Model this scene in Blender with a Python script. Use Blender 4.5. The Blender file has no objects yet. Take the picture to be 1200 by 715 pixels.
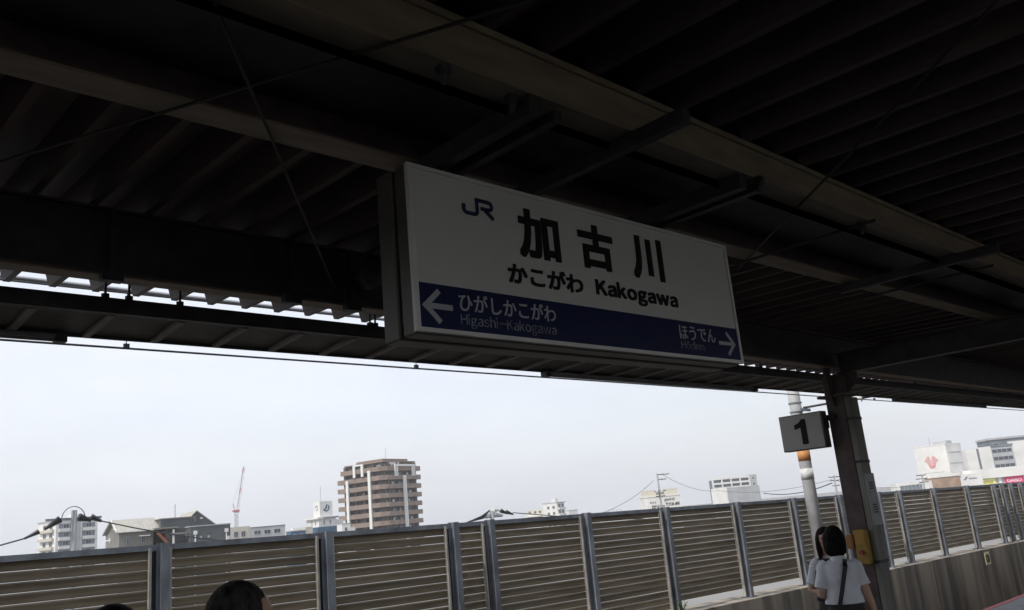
import bpy, bmesh, math, random
from mathutils import Vector, Matrix, noise
random.seed(7)
SC = bpy.context.scene
COL = SC.collection
R = math.radians

# ------------------------------------------------------------------ camera
CAM = Vector((0, 0, 1.8))
YAW, PITCH, ROLL = 44.0, 14.1, 5.3
_y, _p, _r = R(YAW), R(PITCH), R(ROLL)
FW = Vector((math.sin(_y)*math.cos(_p), math.cos(_y)*math.cos(_p), math.sin(_p)))
_rt = Vector((math.cos(_y), -math.sin(_y), 0)); _up = _rt.cross(FW)
RT = _rt*math.cos(_r) - _up*math.sin(_r)
UP = _up*math.cos(_r) + _rt*math.sin(_r)
cd = bpy.data.cameras.new('camera'); cam = bpy.data.objects.new('camera', cd); COL.objects.link(cam)
cd.sensor_fit = 'HORIZONTAL'; cd.sensor_width = 36; cd.lens = 30; cd.clip_start = 0.05; cd.clip_end = 9000
cam.matrix_world = Matrix(((RT.x, UP.x, -FW.x, CAM.x), (RT.y, UP.y, -FW.y, CAM.y), (RT.z, UP.z, -FW.z, CAM.z), (0, 0, 0, 1)))
SC.camera = cam

# ------------------------------------------------------------------ sky, sun, exposure
SUN_AZ, SUN_EL = -91.0, 52.0           # azimuth from +Y, clockwise positive: sun high on the left, along the line
w = bpy.data.worlds.new('World'); SC.world = w; w.use_nodes = True
nt = w.node_tree; bg = nt.nodes['Background']
sky = nt.nodes.new('ShaderNodeTexSky'); sky.sky_type = 'NISHITA'; sky.sun_disc = False
sky.sun_elevation = R(SUN_EL); sky.sun_rotation = R(SUN_AZ); sky.dust_density = 3.0; sky.air_density = 1.4; sky.ozone_density = 1.5
veil = nt.nodes.new('ShaderNodeMix'); veil.data_type = 'RGBA'
ntc = nt.nodes.new('ShaderNodeTexCoord'); nmp = nt.nodes.new('ShaderNodeMapping'); nmp.inputs['Scale'].default_value = (1, 1, 3.2)
nno = nt.nodes.new('ShaderNodeTexNoise'); nno.inputs['Scale'].default_value = 1.6; nno.inputs['Detail'].default_value = 6
nrm = nt.nodes.new('ShaderNodeMapRange'); nrm.inputs[1].default_value = .3; nrm.inputs[2].default_value = .75; nrm.inputs[3].default_value = .62; nrm.inputs[4].default_value = .9
nt.links.new(ntc.outputs['Generated'], nmp.inputs['Vector']); nt.links.new(nmp.outputs['Vector'], nno.inputs['Vector'])
nt.links.new(nno.outputs['Fac'], nrm.inputs[0]); nt.links.new(nrm.outputs[0], veil.inputs['Factor'])
nt.links.new(sky.outputs['Color'], veil.inputs[6]); 
vn2 = nt.nodes.new('ShaderNodeTexNoise'); vn2.inputs['Scale'].default_value = 2.3; vn2.inputs['Detail'].default_value = 8; vn2.inputs['Roughness'].default_value = .6
nt.links.new(nmp.outputs['Vector'], vn2.inputs['Vector'])
vc = nt.nodes.new('ShaderNodeMix'); vc.data_type = 'RGBA'; nt.links.new(vn2.outputs['Fac'], vc.inputs['Factor'])
vc.inputs[6].default_value = (6.7, 7.15, 8.2, 1); vc.inputs[7].default_value = (8.8, 8.9, 9.3, 1)
nt.links.new(vc.outputs[2], veil.inputs[7])
nt.links.new(veil.outputs[2], bg.inputs['Color']); bg.inputs['Strength'].default_value = 0.133
sd = bpy.data.lights.new('sun', 'SUN'); sd.energy = 3.2; sd.angle = R(0.6); sd.color = (1, .96, .9)
so = bpy.data.objects.new('sun', sd); COL.objects.link(so)
sdir = Vector((math.sin(R(SUN_AZ))*math.cos(R(SUN_EL)), math.cos(R(SUN_AZ))*math.cos(R(SUN_EL)), math.sin(R(SUN_EL))))
so.rotation_euler = sdir.to_track_quat('Z', 'Y').to_euler(); so.location = (0, 0, 60)
vs = SC.view_settings; vs.view_transform = 'Standard'; vs.look = 'None'; vs.gamma = 1; vs.exposure = 0.0; vs.use_curve_mapping = False
SC.cycles.max_bounces = 10; SC.cycles.diffuse_bounces = 6

# ------------------------------------------------------------------ helpers
def ray(px, py):
    return RT*((px-600)/1000) - UP*((py-357.5)/1000) + FW
def at(px, py, D): return CAM + ray(px, py)*D              # point at camera depth D
def on_y(px, py, Y): d = ray(px, py); return CAM + d*(Y/d.y)
def on_z(px, py, Z): d = ray(px, py); return CAM + d*((Z-CAM.z)/d.z)

MATS = {}
def mat(name, col, rough=.7, metal=0, var=.12, scale=6, bump=0, bscale=40, stretch=(1, 1, 1), col2=None, lo=.35, hi=.7, spec=None, piece=0.0):
    if name in MATS: return MATS[name]
    m = bpy.data.materials.new(name); m.use_nodes = True; t = m.node_tree; b = t.nodes['Principled BSDF']
    b.inputs['Roughness'].default_value = rough; b.inputs['Metallic'].default_value = metal
    if spec is not None: b.inputs['Specular IOR Level'].default_value = spec
    tc = t.nodes.new('ShaderNodeTexCoord'); mp = t.nodes.new('ShaderNodeMapping'); mp.inputs['Scale'].default_value = stretch
    oi = t.nodes.new('ShaderNodeObjectInfo'); sh_ = t.nodes.new('ShaderNodeVectorMath'); sh_.operation = 'SCALE'; sh_.inputs[0].default_value = (37, 21, 13)
    t.links.new(oi.outputs['Random'], sh_.inputs['Scale']); ad = t.nodes.new('ShaderNodeVectorMath'); ad.operation = 'ADD'
    t.links.new(tc.outputs['Object'], ad.inputs[0]); t.links.new(sh_.outputs[0], ad.inputs[1]); t.links.new(ad.outputs[0], mp.inputs['Vector'])
    n = t.nodes.new('ShaderNodeTexNoise'); n.inputs['Scale'].default_value = scale; n.inputs['Detail'].default_value = 5
    t.links.new(mp.outputs['Vector'], n.inputs['Vector'])
    mr = t.nodes.new('ShaderNodeMapRange'); mr.inputs[1].default_value = lo; mr.inputs[2].default_value = hi
    t.links.new(n.outputs['Fac'], mr.inputs[0])
    mx = t.nodes.new('ShaderNodeMix'); mx.data_type = 'RGBA'
    c2 = col2 or tuple(c*(1-2*var) for c in col)
    mx.inputs[6].default_value = (*[min(1, c*(1+var*.4)) for c in col], 1); mx.inputs[7].default_value = (*c2, 1)
    t.links.new(mr.outputs[0], mx.inputs['Factor'])
    if piece:                                              # each copy of a piece a little lighter or darker
        pm_ = t.nodes.new('ShaderNodeMapRange'); pm_.inputs[3].default_value = 1-piece; pm_.inputs[4].default_value = 1+piece
        t.links.new(oi.outputs['Random'], pm_.inputs[0]); hv = t.nodes.new('ShaderNodeHueSaturation')
        t.links.new(pm_.outputs[0], hv.inputs['Value']); t.links.new(mx.outputs[2], hv.inputs['Color']); t.links.new(hv.outputs[0], b.inputs['Base Color'])
    else: t.links.new(mx.outputs[2], b.inputs['Base Color'])
    if bump:
        n2 = t.nodes.new('ShaderNodeTexNoise'); n2.inputs['Scale'].default_value = bscale; n2.inputs['Detail'].default_value = 4
        t.links.new(mp.outputs['Vector'], n2.inputs['Vector'])
        bp = t.nodes.new('ShaderNodeBump'); bp.inputs['Strength'].default_value = bump; bp.inputs['Distance'].default_value = .02
        t.links.new(n2.outputs['Fac'], bp.inputs['Height']); t.links.new(bp.outputs['Normal'], b.inputs['Normal'])
    MATS[name] = m; return m

class MB:
    def __init__(s): s.v = []; s.f = []
    def add(s, vs, fs):
        o = len(s.v); s.v += [tuple(x) for x in vs]; s.f += [tuple(i+o for i in f) for f in fs]; return s
    def box(s, x0, x1, y0, y1, z0, z1):
        return s.add([(x0,y0,z0),(x1,y0,z0),(x1,y1,z0),(x0,y1,z0),(x0,y0,z1),(x1,y0,z1),(x1,y1,z1),(x0,y1,z1)],
                     [(0,3,2,1),(4,5,6,7),(0,1,5,4),(1,2,6,5),(2,3,7,6),(3,0,4,7)])
    def bar(s, p0, p1, w, h, up=(0, 0, 1)):                 # square bar between two points
        p0, p1 = Vector(p0), Vector(p1); d = (p1-p0).normalized(); u = Vector(up)
        if abs(d.dot(u)) > .98: u = Vector((1, 0, 0))
        a = d.cross(u).normalized(); b = a.cross(d).normalized()
        vs = [p+a*i*w/2+b*j*h/2 for p in (p0, p1) for i, j in ((-1,-1),(1,-1),(1,1),(-1,1))]
        return s.add(vs, [(0,1,2,3),(7,6,5,4),(0,4,5,1),(1,5,6,2),(2,6,7,3),(3,7,4,0)])
    def tube(s, pts, rads, n=10, caps=True):
        pts = [Vector(p) for p in pts]
        if not hasattr(rads, '__len__'): rads = [rads]*len(pts)
        base = len(s.v); ref = None
        for i, p in enumerate(pts):
            d = (pts[min(i+1, len(pts)-1)]-pts[max(i-1, 0)]).normalized()
            if ref is None: ref = Vector((0, 0, 1)) if abs(d.z) < .9 else Vector((1, 0, 0))
            a = d.cross(ref).normalized(); b = a.cross(d).normalized(); ref = b
            for k in range(n):
                t = 2*math.pi*k/n; s.v.append(tuple(p+a*math.cos(t)*rads[i]+b*math.sin(t)*rads[i]))
        for i in range(len(pts)-1):
            for k in range(n):
                k2 = (k+1) % n; s.f.append((base+i*n+k, base+i*n+k2, base+(i+1)*n+k2, base+(i+1)*n+k))
        if caps:
            s.f.append(tuple(base+k for k in range(n))[::-1]); e = base+(len(pts)-1)*n; s.f.append(tuple(e+k for k in range(n)))
        return s
    def loft(s, rings, n=20):                               # rings: (cx, cy, z, rx, ry)
        base = len(s.v)
        for cx, cy, z, rx, ry in rings:
            for k in range(n):
                t = 2*math.pi*k/n; s.v.append((cx+rx*math.cos(t), cy+ry*math.sin(t), z))
        for i in range(len(rings)-1):
            for k in range(n):
                k2 = (k+1) % n; s.f.append((base+i*n+k, base+i*n+k2, base+(i+1)*n+k2, base+(i+1)*n+k))
        s.f.append(tuple(base+k for k in range(n))[::-1]); e = base+(len(rings)-1)*n; s.f.append(tuple(e+k for k in range(n)))
        return s
    def ell(s, c, rx, ry, rz, nu=16, nv=10, ax=None):
        c = Vector(c); base = len(s.v); ax = ax or (Vector((1,0,0)), Vector((0,1,0)), Vector((0,0,1)))
        for j in range(1, nv):
            ph = math.pi*j/nv
            for i in range(nu):
                th = 2*math.pi*i/nu
                s.v.append(tuple(c+ax[0]*rx*math.sin(ph)*math.cos(th)+ax[1]*ry*math.sin(ph)*math.sin(th)+ax[2]*rz*math.cos(ph)))
        t = len(s.v); s.v.append(tuple(c+ax[2]*rz)); s.v.append(tuple(c-ax[2]*rz))
        for j in range(nv-2):
            for i in range(nu):
                i2 = (i+1) % nu; s.f.append((base+j*nu+i, base+(j+1)*nu+i, base+(j+1)*nu+i2, base+j*nu+i2))
        for i in range(nu):
            i2 = (i+1) % nu; s.f.append((t, base+i, base+i2)); s.f.append((t+1, base+(nv-2)*nu+i2, base+(nv-2)*nu+i))
        return s
    def prism(s, poly, fn, d0, d1):                         # poly (u,v) -> fn(u,v,d)
        n = len(poly)
        vs = [fn(u, v, d0) for u, v in poly]+[fn(u, v, d1) for u, v in poly]
        return s.add(vs, [tuple(range(n))[::-1], tuple(range(n, 2*n))]+[(i, (i+1) % n, (i+1) % n+n, i+n) for i in range(n)])
    def mesh(s, name, smooth=False):
        me = bpy.data.meshes.new(name); me.from_pydata(s.v, [], s.f); me.update()
        bm = bmesh.new(); bm.from_mesh(me); bmesh.ops.recalc_face_normals(bm, faces=bm.faces); bm.to_mesh(me); bm.free()
        if smooth: me.shade_smooth()
        return me
    def build(s, name, m, parent=None, smooth=False, world=False, bevel=0):
        if world and parent is not None:
            l = parent.location; s.v = [(a-l.x, b-l.y, c-l.z) for a, b, c in s.v]
        me = s.mesh(name, smooth)
        if bevel:
            bm = bmesh.new(); bm.from_mesh(me)
            bmesh.ops.bevel(bm, geom=[e for e in bm.edges], offset=bevel, segments=1, affect='EDGES', clamp_overlap=True); bm.to_mesh(me); bm.free()
        return link(name, me, m, parent)
def link(name, me, m=None, parent=None, loc=None, rot=None, scale=None):
    o = bpy.data.objects.new(name, me); COL.objects.link(o)
    if m is not None and (not me.materials): me.materials.append(m)
    if parent is not None: o.parent = parent
    if loc is not None: o.location = loc
    if rot is not None: o.rotation_euler = rot
    if scale is not None: o.scale = scale
    return o
def tag(o, label=None, cat=None, group=None, kind=None):
    if label: o['label'] = label
    if cat: o['category'] = cat
    if group: o['group'] = group
    if kind: o['kind'] = kind
    return o
def empty(name, loc, label, cat, group=None, rz=0):
    o = bpy.data.objects.new(name, None); COL.objects.link(o); o.location = loc; o.rotation_euler = (0, 0, rz); o.empty_display_size = .2
    return tag(o, label, cat, group)
_txt = {}
def text_mesh(s, size, off=0.0, ext=.002, sx=1.0):          # lettering as a mesh in the XY plane, lower-left aligned to its own bounds
    c = bpy.data.curves.new('lettering', 'FONT'); c.body = s; c.size = size; c.offset = off; c.extrude = ext; c.resolution_u = 4
    o = bpy.data.objects.new('lettering', c); COL.objects.link(o); bpy.context.view_layer.update()
    me = bpy.data.meshes.new_from_object(o.evaluated_get(bpy.context.evaluated_depsgraph_get()))
    bpy.data.objects.remove(o); bpy.data.curves.remove(c)
    x0 = min(v.co.x for v in me.vertices); y0 = min(v.co.y for v in me.vertices)
    for v in me.vertices: v.co.x = (v.co.x-x0)*sx; v.co.y -= y0
    wd = max(v.co.x for v in me.vertices); ht = max(v.co.y for v in me.vertices)
    return me, wd, ht
def embolden(me, rx, rz):                                   # thicken strokes: a ring of shifted copies, each a hair deeper than the last
    if rx <= 0: return
    base = [v.co.copy() for v in me.vertices]; fs = [tuple(p.vertices) for p in me.polygons]; n = len(base); V = list(base); F = list(fs)
    for k in range(8):
        a = ((1,0),(1,1),(0,1),(-1,1),(-1,0),(-1,-1),(0,-1),(1,-1))[k]; d = Vector((rx*a[0], rz*a[1], -.00012*(k+1))); V += [c+d for c in base]; F += [tuple(i+n*(k+1) for i in f) for f in fs]
    me.clear_geometry(); me.from_pydata([tuple(v) for v in V], [], F); me.update()
def fit_text(name, s, m, parent, x0, x1, z0, z1, y, off=0.0, rotz=0.0, bold=0.0):
    x0 += bold; x1 -= bold; z0 += bold; z1 -= bold   # lettering stretched into a rectangle of a -Y facing plane
    me, wd, ht = text_mesh(s, 1.0, off)
    for v in me.vertices: v.co.x *= (x1-x0)/wd; v.co.y *= (z1-z0)/ht
    embolden(me, bold, bold)
    return link(name, me, m, parent, loc=(x0, y, z0), rot=(R(90), 0, rotz))

# ------------------------------------------------------------------ materials
M_conc   = mat('stained_concrete', (.31, .27, .22), .9, 0, .3, 2.2, .35, 60, (1, 1, .12), col2=(.125, .115, .10), lo=.40, hi=.64)
M_asph   = mat('platform_asphalt', (.08, .082, .09), .85, 0, .18, 3, .3, 120)
M_slab   = mat('viaduct_concrete', (.16, .155, .15), .9, 0, .2, .8)
M_ball   = mat('ballast', (.085, .07, .058), .95, 0, .35, 40, 1.0, 60)
M_ground = mat('city_ground', (.24, .235, .225), .95, 0, .2, .02)
M_red    = mat('red_line_paint', (.62, .09, .10), .6, 0, .12, 10)
M_rail   = mat('rail_steel', (.2, .16, .13), .45, .8, .2, 8)
M_slat   = mat('tan_slat', (.20, .163, .108), .55, .1, .22, 2.2, 0, 40, (1, 3, 6), col2=(.12, .095, .06), piece=.16)
M_post   = mat('galvanised_post', (.25, .27, .30), .5, .35, .22, 5, piece=.12)
M_chan   = mat('galvanised_channel', (.44, .42, .38), .5, .3, .18, 9)
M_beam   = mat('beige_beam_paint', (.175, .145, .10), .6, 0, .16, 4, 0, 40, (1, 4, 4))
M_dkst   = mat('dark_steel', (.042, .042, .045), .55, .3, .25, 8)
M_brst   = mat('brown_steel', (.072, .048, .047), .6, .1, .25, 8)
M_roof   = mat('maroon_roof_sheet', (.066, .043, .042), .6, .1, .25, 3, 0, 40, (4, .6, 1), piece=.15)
M_strip  = mat('awning_sheet', (.075, .074, .072), .6, .1, .2, 5)
M_rib    = mat('awning_rib', (.22, .21, .19), .6, .1, .15, 6)
M_zinc   = mat('zinc_gutter', (.55, .56, .58), .45, .4, .12, 5)
M_signw  = mat('sign_white', (.50, .51, .47), .3, 0, .03, 2)
M_signb  = mat('sign_navy', (.006, .011, .058), .35, 0, .05, 2, spec=.25)
M_signr  = mat('sign_frame', (.60, .60, .57), .45, .3, .06, 6)
M_case   = mat('sign_case', (.10, .095, .085), .4, .4, .1, 6)
M_ink    = mat('black_ink', (.008, .008, .009), .6, 0, .02, 2, spec=.15)
M_logo   = mat('navy_logo', (.016, .017, .06), .4, 0, .02, 2)
M_dimw   = mat('band_lettering', (.36, .38, .40), .5, 0, .05, 2)
M_small  = mat('worn_lettering', (.24, .26, .31), .5, 0, .35, 18)
M_wire   = mat('wire', (.07, .072, .08), .5, .5, .1, 3)
M_mast   = mat('mast_grey', (.5, .5, .5), .6, .1, .12, 3)
M_orange = mat('orange_band', (.5, .22, .07), .6, 0, .1, 5)
M_white  = mat('white_paint', (.74, .74, .72), .6, 0, .08, 3)
M_porc   = mat('porcelain', (.62, .62, .6), .3, 0, .05, 3)
M_iblk   = mat('black_insulator', (.025, .026, .03), .4, 0, .1, 5)
M_yel    = mat('yellow_box_paint', (.30, .18, .02), .5, 0, .15, 9)
M_leaf   = mat('weed_leaf', (.07, .12, .035), .7, 0, .3, 20)

# ================================================================== SETTING
YE = 4.89           # platform edge
YF = 8.90           # fence plane
def wall_top(x): return .306-.0134*x
def fence_top(x): return 1.927-.0134*x
GZ = -6.0           # street level below the viaduct
tag(MB().add([(-4000,-4000,GZ),(4000,-4000,GZ),(4000,4000,GZ),(-4000,4000,GZ)], [(0,1,2,3)]).build('ground', M_ground), kind='structure')
tag(MB().box(-45, 75, -13, 9.25, GZ+.02, -1.72).build('viaduct', M_slab), kind='structure')
tag(MB().box(-45, 75, YE-.25, 8.60, -1.716, -1.52).box(-45, 75, -12.8, -5.25, -1.716, -1.52).build('track_bed', M_ball), kind='structure')
for yy in (6.0, 7.067, -7.3, -8.367):
    tag(MB().box(-45, 75, yy-.03, yy+.03, -1.517, -1.37).box(-45, 75, yy-.065, yy+.065, -1.518, -1.50).build('rail', M_rail), kind='structure')
pf = tag(MB().box(-45, 75, -5.0, YE, -1.71, 0).build('platform', M_asph), kind='structure')
MB().box(-45, 75, YE-.085, YE-.005, .004, .008).build('edge_line', M_red, pf)

MB().box(-45, 75, 4.38, YE-.095, .003, .006).build('lit_edge_strip', mat('pale_lit_edge', (.34, .35, .36), .8, 0, .12, 3), pf)  # added pale strip: a brighter lit platform edge put into its colour

# retaining wall under the fence
wroot = empty('concrete_wall', (12, 8.8, -1.7), 'low stained concrete parapet wall under the tan slatted fence beyond the track', 'wall')
mb = MB(); xs = [-45+3*i for i in range(41)]
for i in range(len(xs)-1):
    a, b = xs[i]+.008, xs[i+1]-.008
    za, zb = wall_top(a), wall_top(b)
    seg = MB().add([(a,8.62,-1.7),(b,8.62,-1.7),(b,9.2,-1.7),(a,9.2,-1.7),(a,8.62,za),(b,8.62,zb),(b,9.2,zb),(a,9.2,za)],
           [(0,3,2,1),(4,5,6,7),(0,1,5,4),(1,2,6,5),(2,3,7,6),(3,0,4,7)])
    seg.build('wall_section', M_conc, wroot, world=True)

# ================================================================== FENCE
froot = empty('slatted_fence', (12, YF, wall_top(12)), 'long fence of tan horizontal slats between blue-grey posts along the far side of the track', 'fence')
FL = froot.location
PX = [-7.7, -5.8, -3.9, -2.0, -.1, 1.75, 3.42, 5.27, 7.12, 7.74, 9.65, 11.56, 13.65, 15.62, 17.5, 19.34, 20.44, 22.42, 24.62, 26.62, 27.3, 28.02, 28.85, 30.7, 32.6, 34.5, 36.4, 38.3, 40.2]
post_me = MB().box(-.042, .042, -.13, -.122, 0, 1).box(-.05, .05, -.03, -.022, 0, 1).box(-.005, .005, -.122, -.03, 0, 1).mesh('post')
chan_me = MB().box(-.020, .004, -.075, -.068, 0, 1).box(-.020, -.014, -.068, -.026, 0, 1).mesh('side_channel')
# slat profile in (y,z): shallow louvre, bottom lip toward the track
prof = [(-.016, 0), (-.021, .005), (-.017, .040), (-.021, .076), (-.013, .0865), (.010, .0895), (.010, .085), (-.010, .080), (-.012, .003)]
slat_mb = MB().prism(prof, lambda u, v, d: (d, u, v), 0, 1); slat_me = slat_mb.mesh('slat')
post_me.materials.append(M_post); chan_me.materials.append(M_chan); slat_me.materials.append(M_slat)
far = MB(); nsl = 0
PITCHS = .0948
for i, x in enumerate(PX):
    zt = fence_top(x)+.012; zb = wall_top(x)
    link('post', post_me, None, froot, (x-FL.x, 0, zb-FL.z), None, (1, 1, zt-zb))
    bp = MB().box(-.09, .09, -.16, .06, 0, .015).box(-.07, -.05, -.15, -.135, .012, .035).box(.05, .07, -.15, -.135, .012, .035)
    link('base_plate', bp.mesh('base_plate'), M_post, froot, (x-FL.x, 0, zb-FL.z+.001))
    if i == len(PX)-1: break
    x2 = PX[i+1]; a, b = x+.085, x2-.115
    for fa, fb in ((x+.012, a-.024), (b+.024, x2-.012)):
        st_ = MB().box(fa, fb, -.012, -.006, 0, 1.5); st_.v = [(p[0]-FL.x, p[1], p[2]+wall_top(p[0])+.06-FL.z) for p in st_.v]; st_.build('filler_strip', M_dkst, froot)
    for cx in (a, b):
        zc = wall_top(cx)+.05
        link('side_channel', chan_me, None, froot, (cx-FL.x, 0, zc-FL.z), None, (1, 1, fence_top(cx)-.03-zc))
    L = b-a-.03; tilt = math.atan(.0134)
    tr = MB().box(x+.052, x2-.052, -.05, .045, -.055, 0); tr.v = [(p[0]-FL.x, p[1], p[2]+fence_top(p[0])-FL.z) for p in tr.v]
    tr.build('top_rail', M_post, froot)
    lo = .075+random.uniform(-.015, .03); n = int((1.62-.04-lo)/PITCHS)
    lo = 1.62-.042-n*PITCHS
    rng = random.Random(i*31+5)
    
    for k in range(n):
        z = wall_top(a)+lo+k*PITCHS+rng.uniform(-.0010, .0010)
        dz = tilt+(rng.gauss(0, .0005) if rng.random() < .8 else rng.uniform(-.0035, .0035))
        if 1.7 < x < 19 and nsl < 296:
            nsl += 1
            link('slat', slat_me, None, froot, (a+.015-FL.x, 0, z-FL.z), (R(rng.gauss(0, .6)), dz, 0), (L, 1, 1))
        else:
            far.prism(prof, lambda u, v, d: (a+.015+d*L-FL.x, u, z+v-FL.z-math.tan(dz)*d*L), 0, 1)
tag(far.build('far_slats', M_slat, froot), kind='stuff')

# number plate on the wall
p3 = on_y(1157, 655, 8.62)
t = empty('track_number_plate', (p3.x, 8.616, p3.z-.14), 'small cream plate with a circled black 3 on the parapet wall', 'sign')
M_cream = mat('cream_plate', (.72, .64, .42), .6, 0, .08, 6)
MB().box(-.17, .17, -.012, 0, 0, .30).build('plate', M_cream, t, bevel=.003)
fit_text('numeral', '③', M_ink, t, -.12, .12, .05, .25, -.0135, bold=.008)

# weed by the fence foot
pw = on_y(801, 712, 8.72)
t = empty('weed', (pw.x, 8.74, wall_top(pw.x)), 'small green weed growing on the wall ledge at the fence foot', 'weed')
lf = MB(); st = MB(); rng = random.Random(3)
for k in range(9):
    a = rng.uniform(0, 6.28); h = rng.uniform(.07, .2); tip = Vector((math.cos(a)*h*.7, math.sin(a)*h*.35-.02, h))
    st.tube([(0, 0, 0), tip*.55+Vector((0, 0, .02)), tip], [.004, .003, .002], 5)
    for j in range(8):
        q = tip*(.3+.09*j); d = Vector((rng.uniform(-1, 1), rng.uniform(-1, 1), rng.uniform(-.2, .8))).normalized(); s = d.cross(Vector((0, 0, 1))).normalized()
        l = rng.uniform(.03, .055); lf.add([q, q+d*l*.5+s*l*.25, q+d*l, q+d*l*.5-s*l*.25], [(0, 1, 2, 3)])
lf.build('foliage', M_leaf, t); st.build('stem', M_leaf, t)

# ================================================================== CANOPY
croot = empty('platform_canopy', (8.85, 4.27, 0), 'dark steel platform canopy with folded metal roof, long beige beams and columns', 'canopy')
CL = croot.location
X0, X1 = -16.0, 42.0
YR0, YR1 = -4.6, 5.87
PIT = .265
def roof_z(y): return 3.415+(y-1.9)*.028                    # underside of the valleys
# folded roof sheets, four folds each
mb = MB(); pr = []
for k in range(4):
    x = k*PIT; pr += [(x, .0), (x+.040, .0), (x+.080, .135), (x+.225, .135)]
pr.append((4*PIT, 0))
vs = []
for (x, z) in pr:
    for y in (YR0, YR1): vs.append((x, y, roof_z(y)+z))
nn = len(pr); fs = [(2*i, 2*i+2, 2*i+3, 2*i+1) for i in range(nn-1)]
vs2 = [(x, y, z+.004) for x, y, z in vs]; o = len(vs)
fs += [(o+2*i+1, o+2*i+3, o+2*i+2, o+2*i) for i in range(nn-1)]
fs += [(2*i+1, 2*i+3, o+2*i+3, o+2*i+1) for i in range(nn-1)]
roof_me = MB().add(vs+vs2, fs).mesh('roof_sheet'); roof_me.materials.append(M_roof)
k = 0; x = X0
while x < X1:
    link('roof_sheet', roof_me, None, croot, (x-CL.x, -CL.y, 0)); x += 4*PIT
def hbeam(name, y0, y1, z0, z1, m, tf=.012, tw=.01):
    b = MB().box(X0, X1, y0, y1, z0, z0+tf).box(X0, X1, y0, y1, z1-tf, z1); yc = (y0+y1)/2
    b.box(X0, X1, yc-tw/2, yc+tw/2, z0+tf, z1-tf); return b.build(name, m, croot, world=True)
# eave beam, two purlin beams, and their mirror images toward the other platform face
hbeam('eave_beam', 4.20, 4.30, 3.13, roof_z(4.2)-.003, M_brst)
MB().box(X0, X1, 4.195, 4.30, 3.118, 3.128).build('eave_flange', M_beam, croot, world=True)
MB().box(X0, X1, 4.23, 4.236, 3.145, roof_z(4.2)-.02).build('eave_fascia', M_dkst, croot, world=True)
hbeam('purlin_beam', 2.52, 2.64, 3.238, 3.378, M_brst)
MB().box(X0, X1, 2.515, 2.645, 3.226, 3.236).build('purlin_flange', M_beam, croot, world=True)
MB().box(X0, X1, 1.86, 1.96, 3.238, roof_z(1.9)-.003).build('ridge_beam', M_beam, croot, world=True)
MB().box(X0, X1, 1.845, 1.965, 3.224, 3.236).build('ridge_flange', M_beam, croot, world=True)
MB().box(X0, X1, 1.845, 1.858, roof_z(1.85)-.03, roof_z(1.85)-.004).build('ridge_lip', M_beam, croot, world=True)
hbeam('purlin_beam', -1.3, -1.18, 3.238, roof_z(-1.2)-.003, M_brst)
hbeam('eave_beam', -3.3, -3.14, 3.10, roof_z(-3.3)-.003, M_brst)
# flat dark panel with upturned edges between the two inner beams
MB().box(X0, X1, 1.975, 2.51, 3.345, 3.352).box(X0, X1, 1.972, 1.98, 3.345, 3.40).box(X0, X1, 2.505, 2.512, 3.345, 3.40).build('dark_panel', M_dkst, croot, world=True)
# cross frames with columns
for gx in (-11.15, -1.15, 8.85, 18.85, 28.85):
    g = MB()
    g.box(gx-.07, gx+.07, -3.4, 4.19, 3.0, 3.012).box(gx-.07, gx+.07, -3.4, 4.19, 3.208, 3.22).box(gx-.005, gx+.005, -3.4, 4.19, 3.012, 3.208)
    g.build('cross_girder', M_dkst, croot, world=True)
    for cy in (4.27, -3.2):
        c = MB().box(gx-.1, gx+.1, cy-.1, cy+.1, 0.0, 2.995).box(gx-.2, gx+.2, cy-.2, cy+.2, .002, .03)
        c.build('column', M_brst, croot, world=True, bevel=.006)
        sgn = 1 if cy > 0 else -1
        k = MB()
        for s in (-1, 1):
            k.prism([(s*.102, 2.66), (s*.16, 2.72), (s*.20, 2.80), (s*.20, 2.86), (s*.24, 3.08), (s*.102, 3.08)], lambda u, v, d: (gx+u, cy+d, v), -.012, .012)
        k.prism([(-sgn*.117, 2.80), (-sgn*.20, 2.86), (-sgn*.25, 2.94), (-sgn*.25, 2.998), (-sgn*.117, 2.998)], lambda u, v, d: (gx+d, cy+u, v), -.012, .012)
        k.box(gx-.16, gx+.16, cy-.16, cy+.16, 2.76, 2.785)
        k.build('haunch', M_brst, croot, world=True)
M_cover = mat('grey_green_cover', (.19, .195, .165), .7, 0, .25, 5, 0, 40, (1, 1, .3))
MB().box(8.85-.095, 8.85+.095, 4.27-.165, 4.27-.102, .032, 2.74).build('side_cover', M_cover, croot, world=True, bevel=.005)  # grey-green box cover over one face of the brown column
cbr = MB()
for zz in (.4, 1.05, 2.05, 2.5): cbr.box(8.85-.1, 8.85+.1, 4.27-.169, 4.27-.1015, zz, zz+.03)
cbr.build('cover_strap', M_dkst, croot, world=True)
# cross bars under the inner beams
def rbar(name, p0, p1, w, h, m=M_dkst): return MB().bar(p0, p1, w, h).build(name, m, croot, world=True)
for bx in (-4.1, -.8, 2.53, 5.85, 12.2, 15.5, 22, 25.3):
    rbar('cross_bar', (bx, 1.6, 3.19), (bx, 2.66, 3.19), .045, .06)
for bx in (on_z(890, 208, 3.21).x, on_z(1010, 262, 3.21).x, on_z(1085, 330, 3.21).x):
    MB().tube([(bx, 1.80, 3.205), (bx, 2.7, 3.205)], .009, 8).build('conduit', M_dkst, croot, world=True)
# tie rods in plan
for (a, b, z) in (((250, 0), (392, 338), 3.212), ((1170, 0), (868, 312), 3.212), ((640, -5), (-20, 196), 3.215)):
    p, q = on_z(*a, z), on_z(*b, z)
    e = (p-q)*.25; MB().tube([p+e*(.6 if a[0] < 1000 else .2), q-e*.1], .006, 6).build('tie_rod', mat('rod_black', (.016, .013, .012), .7, 0, .2, 5), croot, world=True)
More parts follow.
